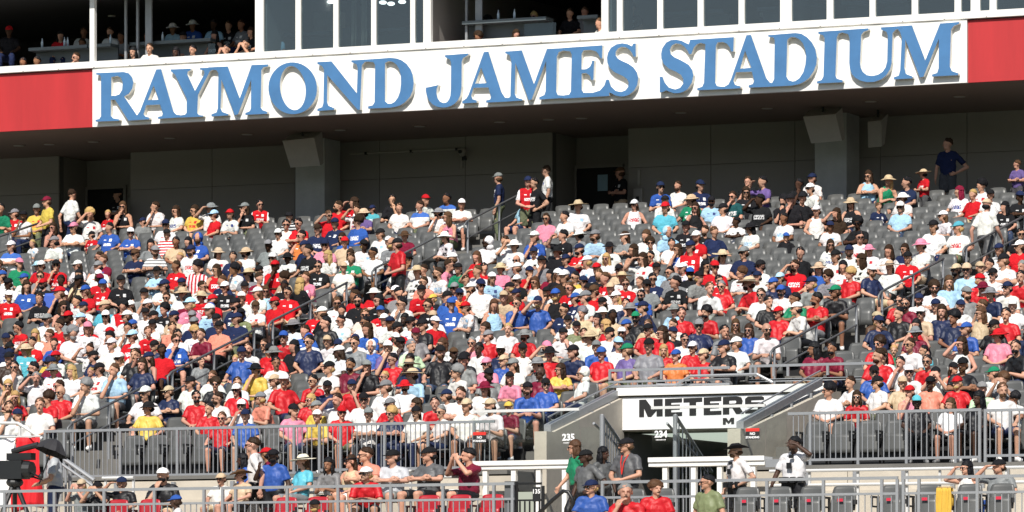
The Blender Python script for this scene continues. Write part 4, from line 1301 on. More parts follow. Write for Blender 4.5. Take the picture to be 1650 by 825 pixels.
def get_pose(pose, yi):
    k = (pose, yi)
    if k in PC: return PC[k]
    sp = POSE[pose]; st = sp['seat']; P, d, S, N, h, HM = head_matrix(sp, yi)
    b = MB(); tilt = Euler((R(sp['lean']), 0, 0)).to_matrix().to_4x4()
    b.ell(P + Vector((0, .0, .01)), (.165, .125, .12)); b.cap(P + Vector((-.05, 0, .05)), P + d * .3 + Vector((-.055, -.01, 0)), .115, .115); b.cap(P + Vector((.05, 0, .05)), P + d * .3 + Vector((.055, -.01, 0)), .115, .115)
    b.ell(P + d * .34, (.158, .112, .18), tilt); b.cap(S + Vector((-.135, 0, -.035)), S + Vector((.135, 0, -.035)), .062, .062)
    b.cap(S + Vector((0, 0, -.02)), N + Vector((0, -.02, .06)), .062, .052)
    q = lambda x, y, z: HM @ Vector((x, y, z))
    HR = HM.to_3x3().to_4x4()
    b.ell(q(0, .012, .025), (.078, .098, .098), HR, 16, 12); b.ell(q(0, -.02, -.045), (.060, .072, .072), HR, 14, 10)
    b.cap(q(0, -.088, .012), q(0, -.112, -.028), .012, .017, 8); b.cap(q(-.03, -.082, .024), q(.03, -.082, .024), .014, .014, 8)
    b.cap(q(-.018, -.087, -.062), q(.018, -.087, -.062), .010, .010, 6); b.ell(q(0, -.078, -.098), (.025, .018, .018), HR, 8, 6)
    for s_ in (-1, 1): b.ell(q(.078 * s_, .012, -.008), (.012, .022, .034), HR, 8, 6)
    sh = []
    for s_, (el, wr, hd, pn, cu) in zip((-1, 1), sp['arms']):
        s0 = S + Vector((s_ * .172, .0, -.05)); sh.append(s0)
        b.cap(s0, el, .054, .042); b.cap(el, Vector(el).lerp(Vector(wr), .35), .041, .041); b.cap(Vector(el).lerp(Vector(wr), .35), wr, .041, .027)
        hand(b, wr, hd, pn, s_, cu)
    legs = []
    for s_ in (-1, 1):
        hp = P + Vector((s_ * .095, -.02, -.02))
        if st: kn = Vector((s_ * .15, -.44, .53)); an = Vector((s_ * .15, -.40, .10))
        else:
            w = sp.get('step', .0) * s_; kn = Vector((s_ * .105, -.04 - w, .51)); an = Vector((s_ * .115, .03 - w * 1.3 + (abs(w) * .4 if s_ < 0 else 0), .10))
        legs.append((hp, kn, an)); b.cap(hp, kn, .088, .062); b.cap(kn, kn.lerp(an, .3), .058, .058); b.cap(kn.lerp(an, .3), an, .058, .036)
        b.cap(an + Vector((0, .03, -.04)), an + Vector((s_ * .02, -.15, -.065)), .036, .03)
    body = remeshed(b, .0095, (6500, 640), 1, 0, HM.translation); bm_ = body[0]; inv = HM.inverted()
    for mt in ('skin', 'eye_dark', 'lips', 'eye_white'): bm_.materials.append(MATS[mt])
    for pl in bm_.polygons:
        c = inv @ pl.center
        if c.y > -.05: continue
        ax = abs(c.x)
        if abs(ax - .031) < .013 and abs(c.z - .004) < .006: pl.material_index = 1 if abs(ax - .031) < .007 else 3
        elif abs(ax - .031) < .018 and abs(c.z - .027) < .004: pl.material_index = 1
        elif ax < .023 and abs(c.z + .062) < .007: pl.material_index = 2
    if (pose, 'c') in PC: cl = PC[(pose, 'c')]
    else:
        cl = {}
        for kind in ('shirt', 'tank'):
            c = MB(); c.ell(P + Vector((0, -.005, .03)), (.178, .14, .12)); g = .016
            for sx in (-1, 1): c.cap(P + Vector((sx * .05, 0, .06)), P + d * .3 + Vector((sx * .058, -.01, 0)), .133, .13)
            c.ell(P + d * .34, (.172, .128, .185), tilt)
            if kind == 'shirt':
                c.cap(S + Vector((-.14, 0, -.035)), S + Vector((.14, 0, -.035)), .078, .078); c.cap(S + Vector((-.05, .01, 0)), S + Vector((.05, .01, 0)), .066, .066)
                for s0, (el, wr, *_x) in zip(sh, sp['arms']):
                    e_ = s0.lerp(Vector(el), .74); c.cap(s0, s0.lerp(Vector(el), .35), .068, .064); v = (e_ - s0).normalized(); c.tube([s0.lerp(Vector(el), .3), e_], [.064, .067], 12)
            else:
                for sx in (-1, 1): c.cap(P + d * .4 + Vector((sx * .08, 0, 0)), S + Vector((sx * .085, 0, .0)), .085, .05)
            cl[kind] = remeshed(c, .014, (3000, 260), 1, .034)
        for kind, fr in (('shorts', .86), ('trousers', 1)):
            c = MB(); c.ell(P + Vector((0, .005, -.01)), (.182, .145, .115))
            for hp, kn, an in legs:
                if kind == 'shorts': e_ = hp.lerp(kn, fr); c.cap(hp, hp.lerp(kn, .3), .108, .102); c.tube([hp.lerp(kn, .25), e_], [.102, .094], 12)
                else: c.cap(hp, kn, .106, .078); c.tube([kn, kn.lerp(an, .97)], [.077, .066], 10); c.ell(kn, (.077, .077, .077))
            cl[kind] = remeshed(c, .018, (1300, 160), 1, .026)
        for (hp, kn, an), nm in zip(legs, ('shoe', 'shoe2')):
            s_ = 1 if hp.x > 0 else -1; c = MB()
            c.cap(an + Vector((0, .035, -.045)), an + Vector((s_ * .022, -.17, -.06)), .05, .042, 8); c.cap(an + Vector((0, .02, .0)), an + Vector((0, .02, -.03)), .048, .048, 8); cl[nm] = remeshed(c, .014, (260, 50), 1)
        PC[(pose, 'c')] = cl
    PC[k] = (body, cl, HM); return PC[k]
# ---- head wear and hair in the head's own frame (face towards -y)
HW_ = {}
def jig(mb, amt, seed):
    r = random.Random(seed); mb.v = [(x + r.uniform(-amt, amt), y + r.uniform(-amt, amt), z + r.uniform(-amt, amt)) for x, y, z in mb.v]
def hm(key, mb, mats, smooth=True): HW_[key] = mb.mesh(key, mats, smooth)
tl = Euler((R(-20), 0, 0)).to_matrix().to_4x4()
m = MB(); m.ell((0, .018, .028), (.086, .104, .104), Euler((R(-27), 0, 0)).to_matrix().to_4x4(), 16, 7, -.05, 1); jig(m, .008, 1); hm('short_hair', m, 'hair_mat')
m = MB(); m.ell((0, .018, .03), (.092, .110, .112), Euler((R(-18), 0, 0)).to_matrix().to_4x4(), 16, 7, -.1, 1)
m.ell((0, .065, -.10), (.10, .055, .17), None, 12, 8); m.ell((-.075, .015, -.09), (.028, .05, .14), None, 8, 7); m.ell((.075, .015, -.09), (.028, .05, .14), None, 8, 7); jig(m, .006, 2); hm('long_hair', m, 'hair_mat')
m = MB(); m.ell((0, .07, -.09), (.085, .05, .15), None, 12, 8); m.ell((0, .03, -.03), (.085, .085, .07), None, 12, 6); jig(m, .005, 3); hm('back_hair', m, 'hair_mat')
m = MB(); m.ell((0, .03, .05), (.115, .118, .112), tl, 16, 9, -.45, 1); jig(m, .010, 4); hm('curly_hair', m, 'hair_mat')
m = MB(); m.ell((0, .04, -.035), (.082, .08, .055), None, 12, 6, -1, .8); jig(m, .003, 5); hm('nape_hair', m, 'hair_mat')
def brim(r0, r1, a0, a1, z0, z1, n=10, dy=.02):
    return lambda u, v: ((r0[0] + (r1[0] - r0[0]) * v) * math.sin(a0 + (a1 - a0) * u), dy - (r0[1] + (r1[1] - r0[1]) * v) * math.cos(a0 + (a1 - a0) * u), z0 + (z1 - z0) * v + .012 * math.cos((a0 + (a1 - a0) * u) * 1.2) * v)
m = MB(); m.ell((0, .015, .035), (.092, .112, .098), None, 16, 7, 0, 1); m.shell(brim((.088, .108), (.088, .185), R(-62), R(62), .045, .028), 8, 3, (0, 0, .007)); m.ell((0, .015, .133), (.01, .01, .006), None, 6, 4); hm('cap', m, 'plain_cloth')
m = MB(); m.ell((0, .012, .03), (.095, .114, .098), None, 16, 6, 0, .93); m.shell(lambda u, v: ((.094 + .075 * v) * math.sin(2 * math.pi * u), .012 - (.112 + .075 * v) * math.cos(2 * math.pi * u), .035 - .03 * v + .006 * math.sin(6 * math.pi * u) * v), 18, 2, (0, 0, .006)); hm('brimmed_hat', m, 'plain_cloth')
m = MB(); m.ell((0, .012, .04), (.095, .114, .105), None, 16, 6, 0, .9); m.shell(lambda u, v: ((.094 + .12 * v) * math.sin(2 * math.pi * u), .012 - (.112 + .12 * v) * math.cos(2 * math.pi * u), .045 - .01 * v + .01 * math.sin(4 * math.pi * u) * v), 20, 2, (0, 0, .006))
m.cur = 1; m.ell((0, .012, .042), (.099, .118, .11), None, 16, 3, 0, .28); hm('straw_hat', m, ['plain_cloth', 'hat_band'])
m = MB(); m.ell((0, .012, .045), (.098, .116, .115), None, 16, 6, 0, .88); m.shell(lambda u, v: ((.096 + .115 * v) * math.sin(2 * math.pi * u), .012 - (.114 + .10 * v) * math.cos(2 * math.pi * u), .05 + .07 * v * v * abs(math.sin(2 * math.pi * u)) ** 2 - .015 * v), 24, 3, (0, 0, .006)); hm('cowboy_hat', m, 'plain_cloth')
m = MB(); m.shell(brim((.088, .106), (.088, .18), R(-62), R(62), .05, .035), 8, 3, (0, 0, .007)); m.tube([(.09 * math.sin(t), .015 - .109 * math.cos(t), .055) for t in [2 * math.pi * k / 16 for k in range(17)]], .014, 6); hm('visor', m, 'plain_cloth')
m = MB(); m.shell(lambda u, v: ((.098 + .02 * (v < .3)) * math.cos(R(-215 + 250 * u)) * (.62 + .38 * math.sin(math.pi * (.16 + .74 * v))), .03 - .125 * math.sin(R(-215 + 250 * u)) * -1 * (.7 + .3 * math.sin(math.pi * v)) * (1 if True else 0), -.17 + .33 * v), 12, 8, (0, .008, .004))
hd_ = MB(); hd_.ell((0, .035, .01), (.105, .115, .135), Euler((R(-38), 0, 0)).to_matrix().to_4x4(), 16, 8, -.42, 1); hd_.ell((0, .05, -.12), (.11, .09, .075), None, 14, 6); hm('hood', hd_, 'plain_cloth')
m = MB()
for s_ in (-1, 1):
    m.ell((.034 * s_, -.098, .004), (.030, .010, .021), None, 10, 6); m.tube([(.062 * s_, -.092, .01), (.082 * s_, -.03, .01), (.083 * s_, .01, .004)], .004, 5)
m.tube([(-.01, -.104, .008), (.01, -.104, .008)], .005, 5); hm('sunglasses', m, 'lens_black')
m = MB(); m.ell((0, -.045, -.072), (.058, .060, .046), None, 12, 6, -1, .62); jig(m, .003, 9); hm('beard', m, 'hair_mat')
CC = dict(w=(.80, .79, .77), k=(.012, .012, .014), n=(.014, .022, .062), r=(.48, .012, .018), b=(.03, .09, .34), s=(.38, .60, .76), g=(.015, .20, .10), y=(.58, .42, .08), o=(.64, .19, .05),
          p=(.66, .23, .32), t=(.52, .40, .26), e=(.20, .205, .21), u=(.085, .045, .024), m=(.17, .010, .03), l=(.44, .29, .12), d=(.035, .020, .012), v=(.13, .09, .24), a=(.09, .38, .46), c=(.70, .62, .50),
          i=(.17, .19, .10), z=(.75, .27, .19), h=(.55, .72, .50), q=(.015, .075, .08), x=(.3, .2, .15))
CN = dict(w='white', k='black', n='navy', r='red', b='blue', s='light blue', g='green', y='yellow', o='orange', p='pink', t='tan', e='grey', u='brown', m='maroon', l='blond', d='dark brown', v='purple', a='turquoise', c='cream', i='olive', z='salmon', h='pale green', q='dark teal', x='bald')
SKIN = {'L': (.50, .27, .185), 'M': (.26, .125, .07), 'D': (.06, .030, .019)}
# ------------------------------------------------------------------ who sits where
LO = {}
def lo_arr(me):
    if me.name not in LO:
        n = len(me.vertices); v = np.empty(n * 3, 'f'); me.vertices.foreach_get('co', v)
        me.calc_loop_triangles(); t = np.empty(len(me.loop_triangles) * 3, 'i'); me.loop_triangles.foreach_get('vertices', t)
        LO[me.name] = (v.reshape(-1, 3), t.reshape(-1, 3))
    return LO[me.name]
CV, CF, CCOL, CACC, CPAT, CLOC = [], [], [], [], [], []; coff = [0]
def crowd_add(me, M, col, acc=(1, 1, 1), pat=0, zoff=0):
    v, t = lo_arr(me); M = np.array(M)
    w = v @ M[:3, :3].T + M[:3, 3]; n = len(v)
    CV.append(w); CF.append(t + coff[0]); coff[0] += n
    CCOL.append(np.tile(np.array(list(col) + [1], 'f'), (n, 1))); CACC.append(np.tile(np.array(list(acc) + [1], 'f'), (n, 1)))
    CPAT.append(np.full(n, pat, 'f')); l = v.copy(); l[:, 2] -= zoff; CLOC.append(l)
def vary(c, a=.12):
    k = 1 + rnd.uniform(-a, a); return tuple(min(.86, max(.005, x * k * (1 + rnd.uniform(-.04, .04)))) for x in c)
ALLP = []
def person(px, hat, shirt, flags, X, Y, Z, s, pose, yaw, yi, where='', legs=None, lc=None, label=None, row=None):
    ALLP.append(dict(px=px, hat=hat, shirt=shirt, fl=flags, X=X, Y=Y, Z=Z, s=s, pose=pose, yaw=yaw, yi=yi, where=where, legs=legs, lc=lc, label=label, row=row, sx=1.22 if row == -1 and 'f' not in flags else 1.0))
rows_occ = {}
def fits(i, X, d=.40): return all(abs(X - q) > d for q in rows_occ.get(i, []))
raw = []
for tkn in PEOPLE.split(';'):
    a, hat, sh, fl = tkn.split(); x, y = map(int, a.split(',')); raw.append((x, y, hat, sh, fl))
raw.sort(key=lambda q: -q[1])
pick = {'-': None}
for (x, y, hat, sh, fl) in raw:
    st = 'S' in fl; child = 'C' in fl; base = .80 if child else (.955 if 'f' in fl else 1.0)
    if st: pose = 'walk' if 'B' in fl else rnd.choice(['stand', 'hips', 'hold', 'cross'])
    elif 'A' in fl: pose = 'brow'
    elif 'P' in fl: pose = rnd.choice(['photo', 'chin', 'prop', 'lap'])
    else: pose = rnd.choice(['rest', 'rest', 'lap', 'lap', 'clasp', 'clasp', 'fold', 'slouch', 'slouch', 'rest', 'chin'])
    yi = rnd.choice([0, 0, 1, 1, 2, 3]); hm_ = head_matrix(POSE[pose], yi)[4]
    best = None
    for i in range(NR + 1):
        Y = (yrow(i) + (.52 if not st else .42)) if i < NR else 110.0
        if i == NR and not st: continue
        X, zw = PX(x, y, Y + hm_.y); zf = zrow(min(i, NR)); s = (zw - zf) / hm_.z
        lo, hi = base * .92, base * 1.09
        sc = min(hi, max(lo, s)); cost = abs(s - sc) * 6 + abs(sc - base)
        if not st and i < NR:
            if i < 6 and PL - .3 < X < PR + .55: cost += 3
            if abs(X - xa1(Y)) < .55 or abs(X + 34.3) < .55 or abs(X + 62.2) < .55: cost += .12
            if not fits(i, X, .33 if child else .40): cost += .5
        if best is None or cost < best[0]: best = (cost, i, X, Y, sc)
    c_, i, X, Y, s = best
    if not st:
        for k_ in range(8):                             # nudge apart from neighbours and into a free seat
            near = [q for q in rows_occ.get(i, []) if abs(q - X) < .40]
            if not near: break
            X += .08 if X >= near[0] else -.08
        sl_ = slots(i)
        q = min(sl_, key=lambda t: abs(t - X))
        if abs(q - X) < .24: X = X * .45 + q * .55
        elif abs(q - X) > .3: X = q + (.2 if X > q else -.2) if abs(q - X) < 1.0 else X
        if not fits(i, X, .30): continue
        rows_occ.setdefault(i, []).append(X)
    if 'Q' in fl: i = NR; Y = 113.1; X, zw = PX(x, y, Y - .03); s = min(1.05, max(.9, (zw - ZC) / hm_.z)); pose = 'cross'
    yaw = rnd.gauss(8, 20) + (180 if 'B' in fl else 0)
    if st and 'B' not in fl: yaw = rnd.uniform(-60, 40)
    for x_, y_, po, yw in ((880, 275, 'stand', -62), (803, 287, 'stand', -70), (1527, 232, 'hips', 5), (641, 394, 'hold', -30), (850, 293, 'hold', 30)):
        if st and abs(x - x_) < 8 and abs(y - y_) < 8: pose, yaw = po, yw
    person((x, y), hat, sh, fl, X, Y, zrow(min(i, NR)), s, pose, yaw, yi, row=i)
# ---- the packed middle of the stand: spectators of whom only a cap or a shoulder shows between their neighbours
EMPTY = ((45, 462, 108, 530), (0, 480, 75, 545), (180, 395, 260, 470), (270, 430, 335, 465), (480, 430, 520, 470), (700, 500, 850, 555), (690, 580, 810, 655), (845, 500, 930, 580), (1060, 455, 1300, 560), (1230, 530, 1290, 590), (1360, 420, 1420, 560), (1490, 530, 1650, 640), (100, 590, 150, 690), (380, 430, 420, 460), (840, 590, 940, 660), (500, 650, 560, 690), (0, 0, 1650, 425), (1150, 400, 1330, 470), (1380, 0, 1560, 470))
for i in range(5, 25):
    Y = yrow(i) + .52
    for x in slots(i):
        if not fits(i, x, .37): continue
        u, v = proj(x, Y, zrow(i) + 1.2)
        if not (-10 < u < 1660) or any(a <= u <= c and b <= v <= d_ for a, b, c, d_ in EMPTY) or rnd.random() > (.55 if u < 1000 else .40): continue
        X = x + rnd.uniform(-.06, .06); rows_occ.setdefault(i, []).append(X)
        hat = rnd.choice(['ck', 'ck', 'cn', 'ce', 'cw', 'cw', 'cr', 'nk', 'nd', 'nk', 'nd', 'nu', 'nd', 'bt', 'be', 'cb', 'nk']); sh = rnd.choice('wwwwwwwrrrrkkknnneebmstcz'); fl = rnd.choice(['-', 'g', 'g', 'f', 'gf', 'M', 'g', 'D', 'J', 'Jg'])
        person((u, v), hat, sh, fl, X, Y, zrow(i), rnd.uniform(.93, 1.02), rnd.choice(['rest', 'lap', 'clasp', 'slouch', 'slouch', 'chin']), rnd.gauss(8, 18), rnd.choice([0, 1, 1, 2]), row=i, where='fill')
# ---- people along the lower walkway, each placed by hand: head pixel, depth, floor, pose
FL = 3.95
def lower(px, py, Y, zf, hat, sh, fl, pose, yaw, lab, yi=0, legs='trousers', lc=None):
    h = head_matrix(POSE[pose], yi)[4]; X, zw = PX(px, py, Y + h.y * .8); s = (zw - zf) / h.z
    s2 = min(1.12, max(.80, s)); zf2 = zw - s2 * h.z
    person((px, py), hat, sh, fl, X, Y, zf2, s2, pose, yaw, yi, legs=legs, lc=lc, label=lab, row=-1)
lower(928, 721, 79.3, FL, 'nu', 'g', 'gf', 'walk', -40, 'woman in a green shirt and sunglasses walking behind the guards below the 235 glass', 1)
lower(944, 736, 78.6, FL - .1, 'ck', 'd2', 'D', 'hips', -25, 'guard in grey polo and black cap reaching for the black stair handrail', 1, 'trousers', 'k')
lower(971, 731, 79.2, FL, 'nkf', 'd2', 'Df', 'stand', 60, 'guard in grey polo with dark braids between two capped guards', 2, 'trousers', 'k')
lower(1010, 718, 78.9, FL, 'ck', 'd2', 'g', 'hold', -15, 'guard in grey polo, black cap and red lanyard with hands clasped', 1, 'trousers', 'k')
lower(1186, 727, 78.8, FL, 'kk', 'w', 'g', 'hips', -35, 'deputy in white uniform shirt and black wide hat by the white counter', 1, 'trousers', 'k')
lower(1279, 715, 79.0, FL, 'nk', 'w', 'D', 'shade', -5, 'officer in white uniform shirt leaning back, hand shading his eyes', 1, 'trousers', 'k')
lower(952, 785, 75.4, 3.2, 'cn', 'b', 'g', 'hold', 10, 'man in blue polo and navy cap holding a drink at the bottom', 1)
lower(1010, 793, 75.3, 3.2, 'ne', 'r', 'J', 'chin', 0, 'grey haired man in red jersey at the bottom, left of another red jersey', 2)
lower(1056, 787, 75.4, 3.2, 'nu', 'r', 'L', 'hold', 25, 'brown haired youth in red jersey with white collar clapping at the bottom', 2)
lower(1140, 777, 75.5, 3.2, 'nk', 'i', 'g', 'stand', -20, 'man in olive polo and sunglasses standing at the bottom below the entrance', 1)
lower(284, 808, 75.6, 3.2, 'cb', 'w', 'D', 'stand', -60, 'person in bright blue cap and white shirt at the bottom left edge', 1)
lower(507, 815, 75.6, 3.2, 'ck', 'k', 'M', 'stand', 0, 'person in black cap barely showing at the bottom below red seats')
lower(262, 766, 78.9, FL, 'cw', 'k', 'P', 'chin', 10, 'big man in black polo and white cap resting his face on his hand', 0, 'shorts', 't')
lower(131, 782, 78.2, FL, 'ct', 'e', 'fP', 'photo', -10, 'woman in grey top with hands raised beside the camera operator', 0)
lower(157, 786, 78.2, FL, 'ck', 'k', 'P', 'photo', 5, 'person in dark pointed cap with both hands at the face, lower left', 0)
lower(196, 779, 78.6, FL, 'cn', 'k', 'P', 'brow', 0, 'person in navy cap stretching an arm across the lower left rail', 2)
lower(356, 772, 79.0, 4.2, 'ct', 'w', 'g', 'rest', 0, 'man in tan cap and white shirt below the left fence, beside a brown hat', 0, 'shorts', 't')
lower(387, 767, 78.8, 4.2, 'ku', 't', 'g', 'rest', -20, 'man in a brown cowboy hat and tan shirt below the left fence', 1, 'shorts', 'k')
lower(411, 717, 79.4, FL, 'nd', 'w', 'g', 'walk', -70, 'man in a plain white t-shirt walking left below the fence', 0, 'trousers', 'k')
lower(440, 735, 79.2, FL, 'ck', 'b', 'DP', 'raise', -5, 'steward in blue polo and black cap holding a radio below the fence', 0, 'trousers', 'k')
lower(391, 741, 80.0, FL + .1, 'nk', 'b', 'Df', 'stand', -40, 'person in blue half hidden behind the walking man in white', 1)
lower(430, 732, 80.0, FL + .1, 'cr', 'm', 'M', 'stand', -60, 'person in a red cap half hidden behind the steward in blue', 1)
lower(485, 744, 79.2, 4.2, 'bc', 'a', 'f', 'lap', -25, 'woman in turquoise top and cream sun hat below the left fence', 1, 'shorts', 'e')
lower(530, 749, 79.2, 4.2, 'nkf', 'e', 'fM', 'clasp', 0, 'long haired woman in grey looking down below the left fence', 0, 'shorts', 'k')
lower(564, 744, 79.3, 4.2, 'vk', 't', 'fTg', 'rest', -10, 'woman in black visor and strapless top below the left fence', 1, 'shorts', 'w')
lower(588, 733, 79.35, 4.2, 'nd', 'z', 'g', 'fold', -20, 'man in salmon polo and sunglasses below the left fence', 1, 'shorts', 'n')
lower(632, 737, 79.3, 4.2, 'ck', 'e2', '-', 'fold', 0, 'man in light grey t-shirt and dark cap, arms crossed, below the fence', 1, 'shorts', 'e')
lower(690, 733, 79.3, 4.2, 'ck', 'd2', '-', 'fold', -15, 'man in charcoal t-shirt and black cap below the left fence', 1, 'shorts', 'k')
lower(754, 734, 79.6, 4.2, 'nk', 'm', 'P', 'photo', -30, 'person in maroon holding a phone up at the fence corner', 1, 'shorts', 'k')
lower(585, 764, 77.2, FL, 'cw', 'r', 'LJg', 'clasp', 20, 'man in red jersey with white sleeves and white cap leaning on the lower rail', 1, 'shorts', 'k')
lower(1557, 754, 78.9, FL, 'nkf', 'w', 'Tgf', 'brow', -10, 'dark haired woman in white top and sunglasses shading her eyes, lower right', 1, 'shorts', 'u')
lower(1609, 752, 78.9, FL, 'ck', 'e', 'AJ', 'brow', 0, 'person in dark top and black cap shading the eyes, lower right', 1, 'trousers', 'b')
lower(86, 724, 78.9, FL, 'ck', 'e2', '-', 'hold', -60, 'camera operator in a grey t-shirt half under the black umbrella', 0, 'trousers', 'n')
# ---- guests at the suite windows
def suite(px, py, dy, hat, sh, fl, pose, yaw, lab, yi=0):
    Y = YS + dy; zf = ZI - .35; h = head_matrix(POSE[pose], yi)[4]; X, zw = PX(px, py, Y + h.y * .8); s = 1.0 if not ('f' in fl) else .95
    person((px, py), hat, sh, fl, X, Y, zw - s * h.z, s, pose, yaw, yi, label=lab, row=-2)
for a_ in ((125, 93, .8, 'nd', 'k', 'gP', 'chin', -20, 'man in black with sunglasses and hand at mouth in the left suite window'),
           (214, 84, .8, 'nkf', 'k', 'f', 'rest', 0, 'dark haired woman leftmost at the sunny sill of the second suite window'),
           (241, 78, .8, 'nd', 'w', '-', 'rest', 10, 'man in white t-shirt at the sill above the A of RAYMOND'),
           (283, 84, .8, 'nkf', 'k', 'fD', 'rest', 0, 'dark haired woman between two men in white in the suite window'),
           (310, 81, .8, 'nk', 'w', '-', 'rest', -10, 'black haired man in white at the sill above the first M'),
           (365, 80, .8, 'nk', 'k', 'P', 'photo', 0, 'person with hands at the face near the right of the left suites'),
           (396, 72, .8, 'nk', 'k', 'P', 'photo', 0, 'person filming with both hands raised beside the suite mullion'),
           (237, 60, 1.9, 'nk', 'e', 'M', 'rest', 0, 'man in grey behind the counter of the second suite'),
           (278, 45, 2.3, 'bw', 's', 'M', 'rest', 0, 'man in a white bucket hat behind the suite counter, left one'),
           (310, 40, 2.6, 'bw', 'b', 'M', 'rest', 0, 'man in a white bucket hat and blue behind the suite counter, right one'),
           (294, 60, 1.9, 'ck', 'w', '-', 'clasp', 10, 'person in white leaning on the suite counter'),
           (345, 58, 1.4, 'nkf', 'k', 'fT', 'rest', -10, 'woman in a black tank top standing right of the suite counter'),
           (132, 70, 1.9, 'nd', 'r', 'M', 'rest', 0, 'person in dark red behind the counter of the far left suite, right one'),
           (96, 68, 2.1, 'nk', 'r', 'M', 'rest', 0, 'person in dark red behind the counter of the far left suite, left one'),
           (15, 50, 1.2, 'cr', 'k', 'D', 'rest', 20, 'shadowed person in a red cap at the far left of the suites'),
           (860, 27, 1.7, 'nlf', 'w', 'fg', 'rest', 0, 'pale haired woman behind the glass of the middle suite'),
           (785, 35, 1.8, 'nk', 'r', '-', 'rest', 0, 'man in dark red behind the middle suite counter'),
           (833, 56, .9, 'nd', 'r', 'f', 'rest', 40, 'brown haired woman seen low behind the middle suite sill'),
           (965, 38, .8, 'nu', 'w', '-', 'rest', -30, 'person in white leaning out at the right end of the middle suite'),
           (37, 101, .8, 'nk', 'k', 'M', 'rest', 10, 'dark haired person low at the far left suite sill, left of two'),
           (59, 99, .8, 'nk', 'r', 'M', 'rest', -10, 'dark haired person low at the far left suite sill, right of two'),
           (98, 58, 1.75, 'nk', 'r', 'f', 'rest', 20, 'long haired person in red standing in the far left suite'),
           (136, 52, 2.2, 'nd', 'w', 'M', 'rest', 30, 'big person in pale grey behind the left white mullion'),
           (177, 52, 2.0, 'nd', 'w', '-', 'rest', 0, 'person in white behind the counter right of the left mullion'),
           (196, 60, 2.2, 'nk', 'e', 'M', 'clasp', 0, 'person in grey leaning beside the slim uprights of the second suite'),
           (344, 40, 2.1, 'nk', 's', 'D', 'rest', 0, 'person in pale blue deep in the second suite near the right'),
           (368, 42, 2.3, 'nd', 'k', '-', 'rest', 0, 'person in black deep in the second suite, left of a red face'),
           (388, 40, 2.1, 'nd', 'e', 'M', 'rest', -20, 'person in grey standing at the right end of the second suite'),
           (404, 52, 1.2, 'nd', 'k', 'f', 'rest', -30, 'person in black against the mullion right of the filming guest'),
           (812, 40, 2.0, 'nd', 'e', 'M', 'clasp', 0, 'person in grey behind bottles in the middle suite'),
           (918, 22, 1.9, 'nd', 'k', '-', 'rest', 0, 'person in black right of the middle suite glass'),
           (942, 20, 2.0, 'nu', 'e', '-', 'rest', 0, 'person in grey near the right end of the middle suite'),
           (770, 60, .8, 'nd', 'r', 'M', 'rest', 0, 'person low at the middle suite sill above the J'),
           (1018, 14, 1.4, 'nk', 'k', '-', 'rest', 0, 'dark figure behind the glass above the last S of JAMES'),
           (443, 55, .9, 'nk', 's', '-', 'rest', 0, 'person in pale blue behind the first glazed suite window')): suite(*a_)
# ------------------------------------------------------------------ make them
def looks(p):
    hat, fl = p['hat'], p['fl']; C = lambda k: vary(CC[k])
    skin = vary(SKIN['D' if 'D' in fl else 'M' if 'M' in fl else 'L'], .15)
    items = []; hatn = None
    hc = CC[rnd.choice('kddukdlu')]; f = 'f' in fl
    if hat[0] == 'n':
        if hat[1] != 'x':
            h2 = CC['k' if 'D' in fl else hat[1]]; big = f or len(hat) > 2
            items.append(('long_hair' if big else ('curly_hair' if rnd.random() < .12 and not f else 'short_hair'), vary(h2), 'hair_mat'))
    else:
        if f: items.append(('back_hair', vary(hc), 'hair_mat'))
        elif hat[0] != 'h': items.append(('nape_hair', vary(hc), 'hair_mat'))
        nm = {'c': 'cap', 'b': 'brimmed_hat', 'h': 'hood', 'v': 'visor', 'k': 'cowboy_hat'}[hat[0]]
        if hat[0] == 'b' and hat[1] in 'tc': nm = 'straw_hat' if rnd.random() < .6 else nm
        if hat[0] == 'v': items.append(('short_hair', vary(hc), 'hair_mat'))
        hatn = nm; items.append((nm, C(hat[1]), 'plain_cloth'))
    if 'g' in fl: items.append(('sunglasses', None, 'lens_black'))
    if not f and not 'C' in fl and rnd.random() < .16: items.append(('beard', vary(hc if hat[0] != 'n' or hat[1] == 'x' else CC[hat[1]]), 'hair_mat'))
    sc = {'e2': (.42, .43, .45), 'd2': (.095, .095, .10)}.get(p['shirt']) or CC[p['shirt'][0]]
    sc = vary(sc, .10); sc = tuple(min(q, .64 * q / max(sc)) if max(sc) > .64 else q for q in sc); light = sum(sc) > 1.2
    acc = {'r': (.8, .8, .8), 'w': (.45, .03, .04), 'b': (.8, .8, .8), 'k': (.6, .6, .6), 'n': (.75, .75, .75), 'm': (.05, .08, .35), 'y': (.5, .03, .03), 'e': (.7, .7, .7)}.get(p['shirt'][0], (.8, .8, .8) if not light else (.05, .07, .2))
    if p['shirt'][0] == 'w' and rnd.random() < .6: acc = rnd.choice([(.04, .06, .22), (.02, .02, .02), (.3, .5, .7)])
    pat = 0
    for ch, k in (('W', 2), ('H', 3), ('G', 4), ('L', 5), ('5', 5), ('6', 6), ('J', 7)):
        if ch in fl: pat = k; break
    if '6' in fl: acc = (.05, .13, .42)
    if pat == 0 and rnd.random() < (.62 if p['shirt'][0] in 'rwnbgkm' else .25): pat = rnd.choice([1, 1, 4, 7, 7])
    lc = vary(CC[p['lc']] if p['lc'] else rnd.choice([CC['k'], CC['n'], (.06, .06, .065), (.04, .06, .11), CC['k'], CC['n'], (.12, .14, .08)]))
    legs = p['legs'] or ('shorts' if rnd.random() < .65 else 'trousers')
    if legs == 'shorts' and not p['lc'] and rnd.random() < .4: lc = vary(CC[rnd.choice('tken')])
    shoe = rnd.choice([CC['w'], CC['k'], CC['e'], CC['w']])
    return skin, items, sc, acc, pat, legs, lc, shoe, hatn
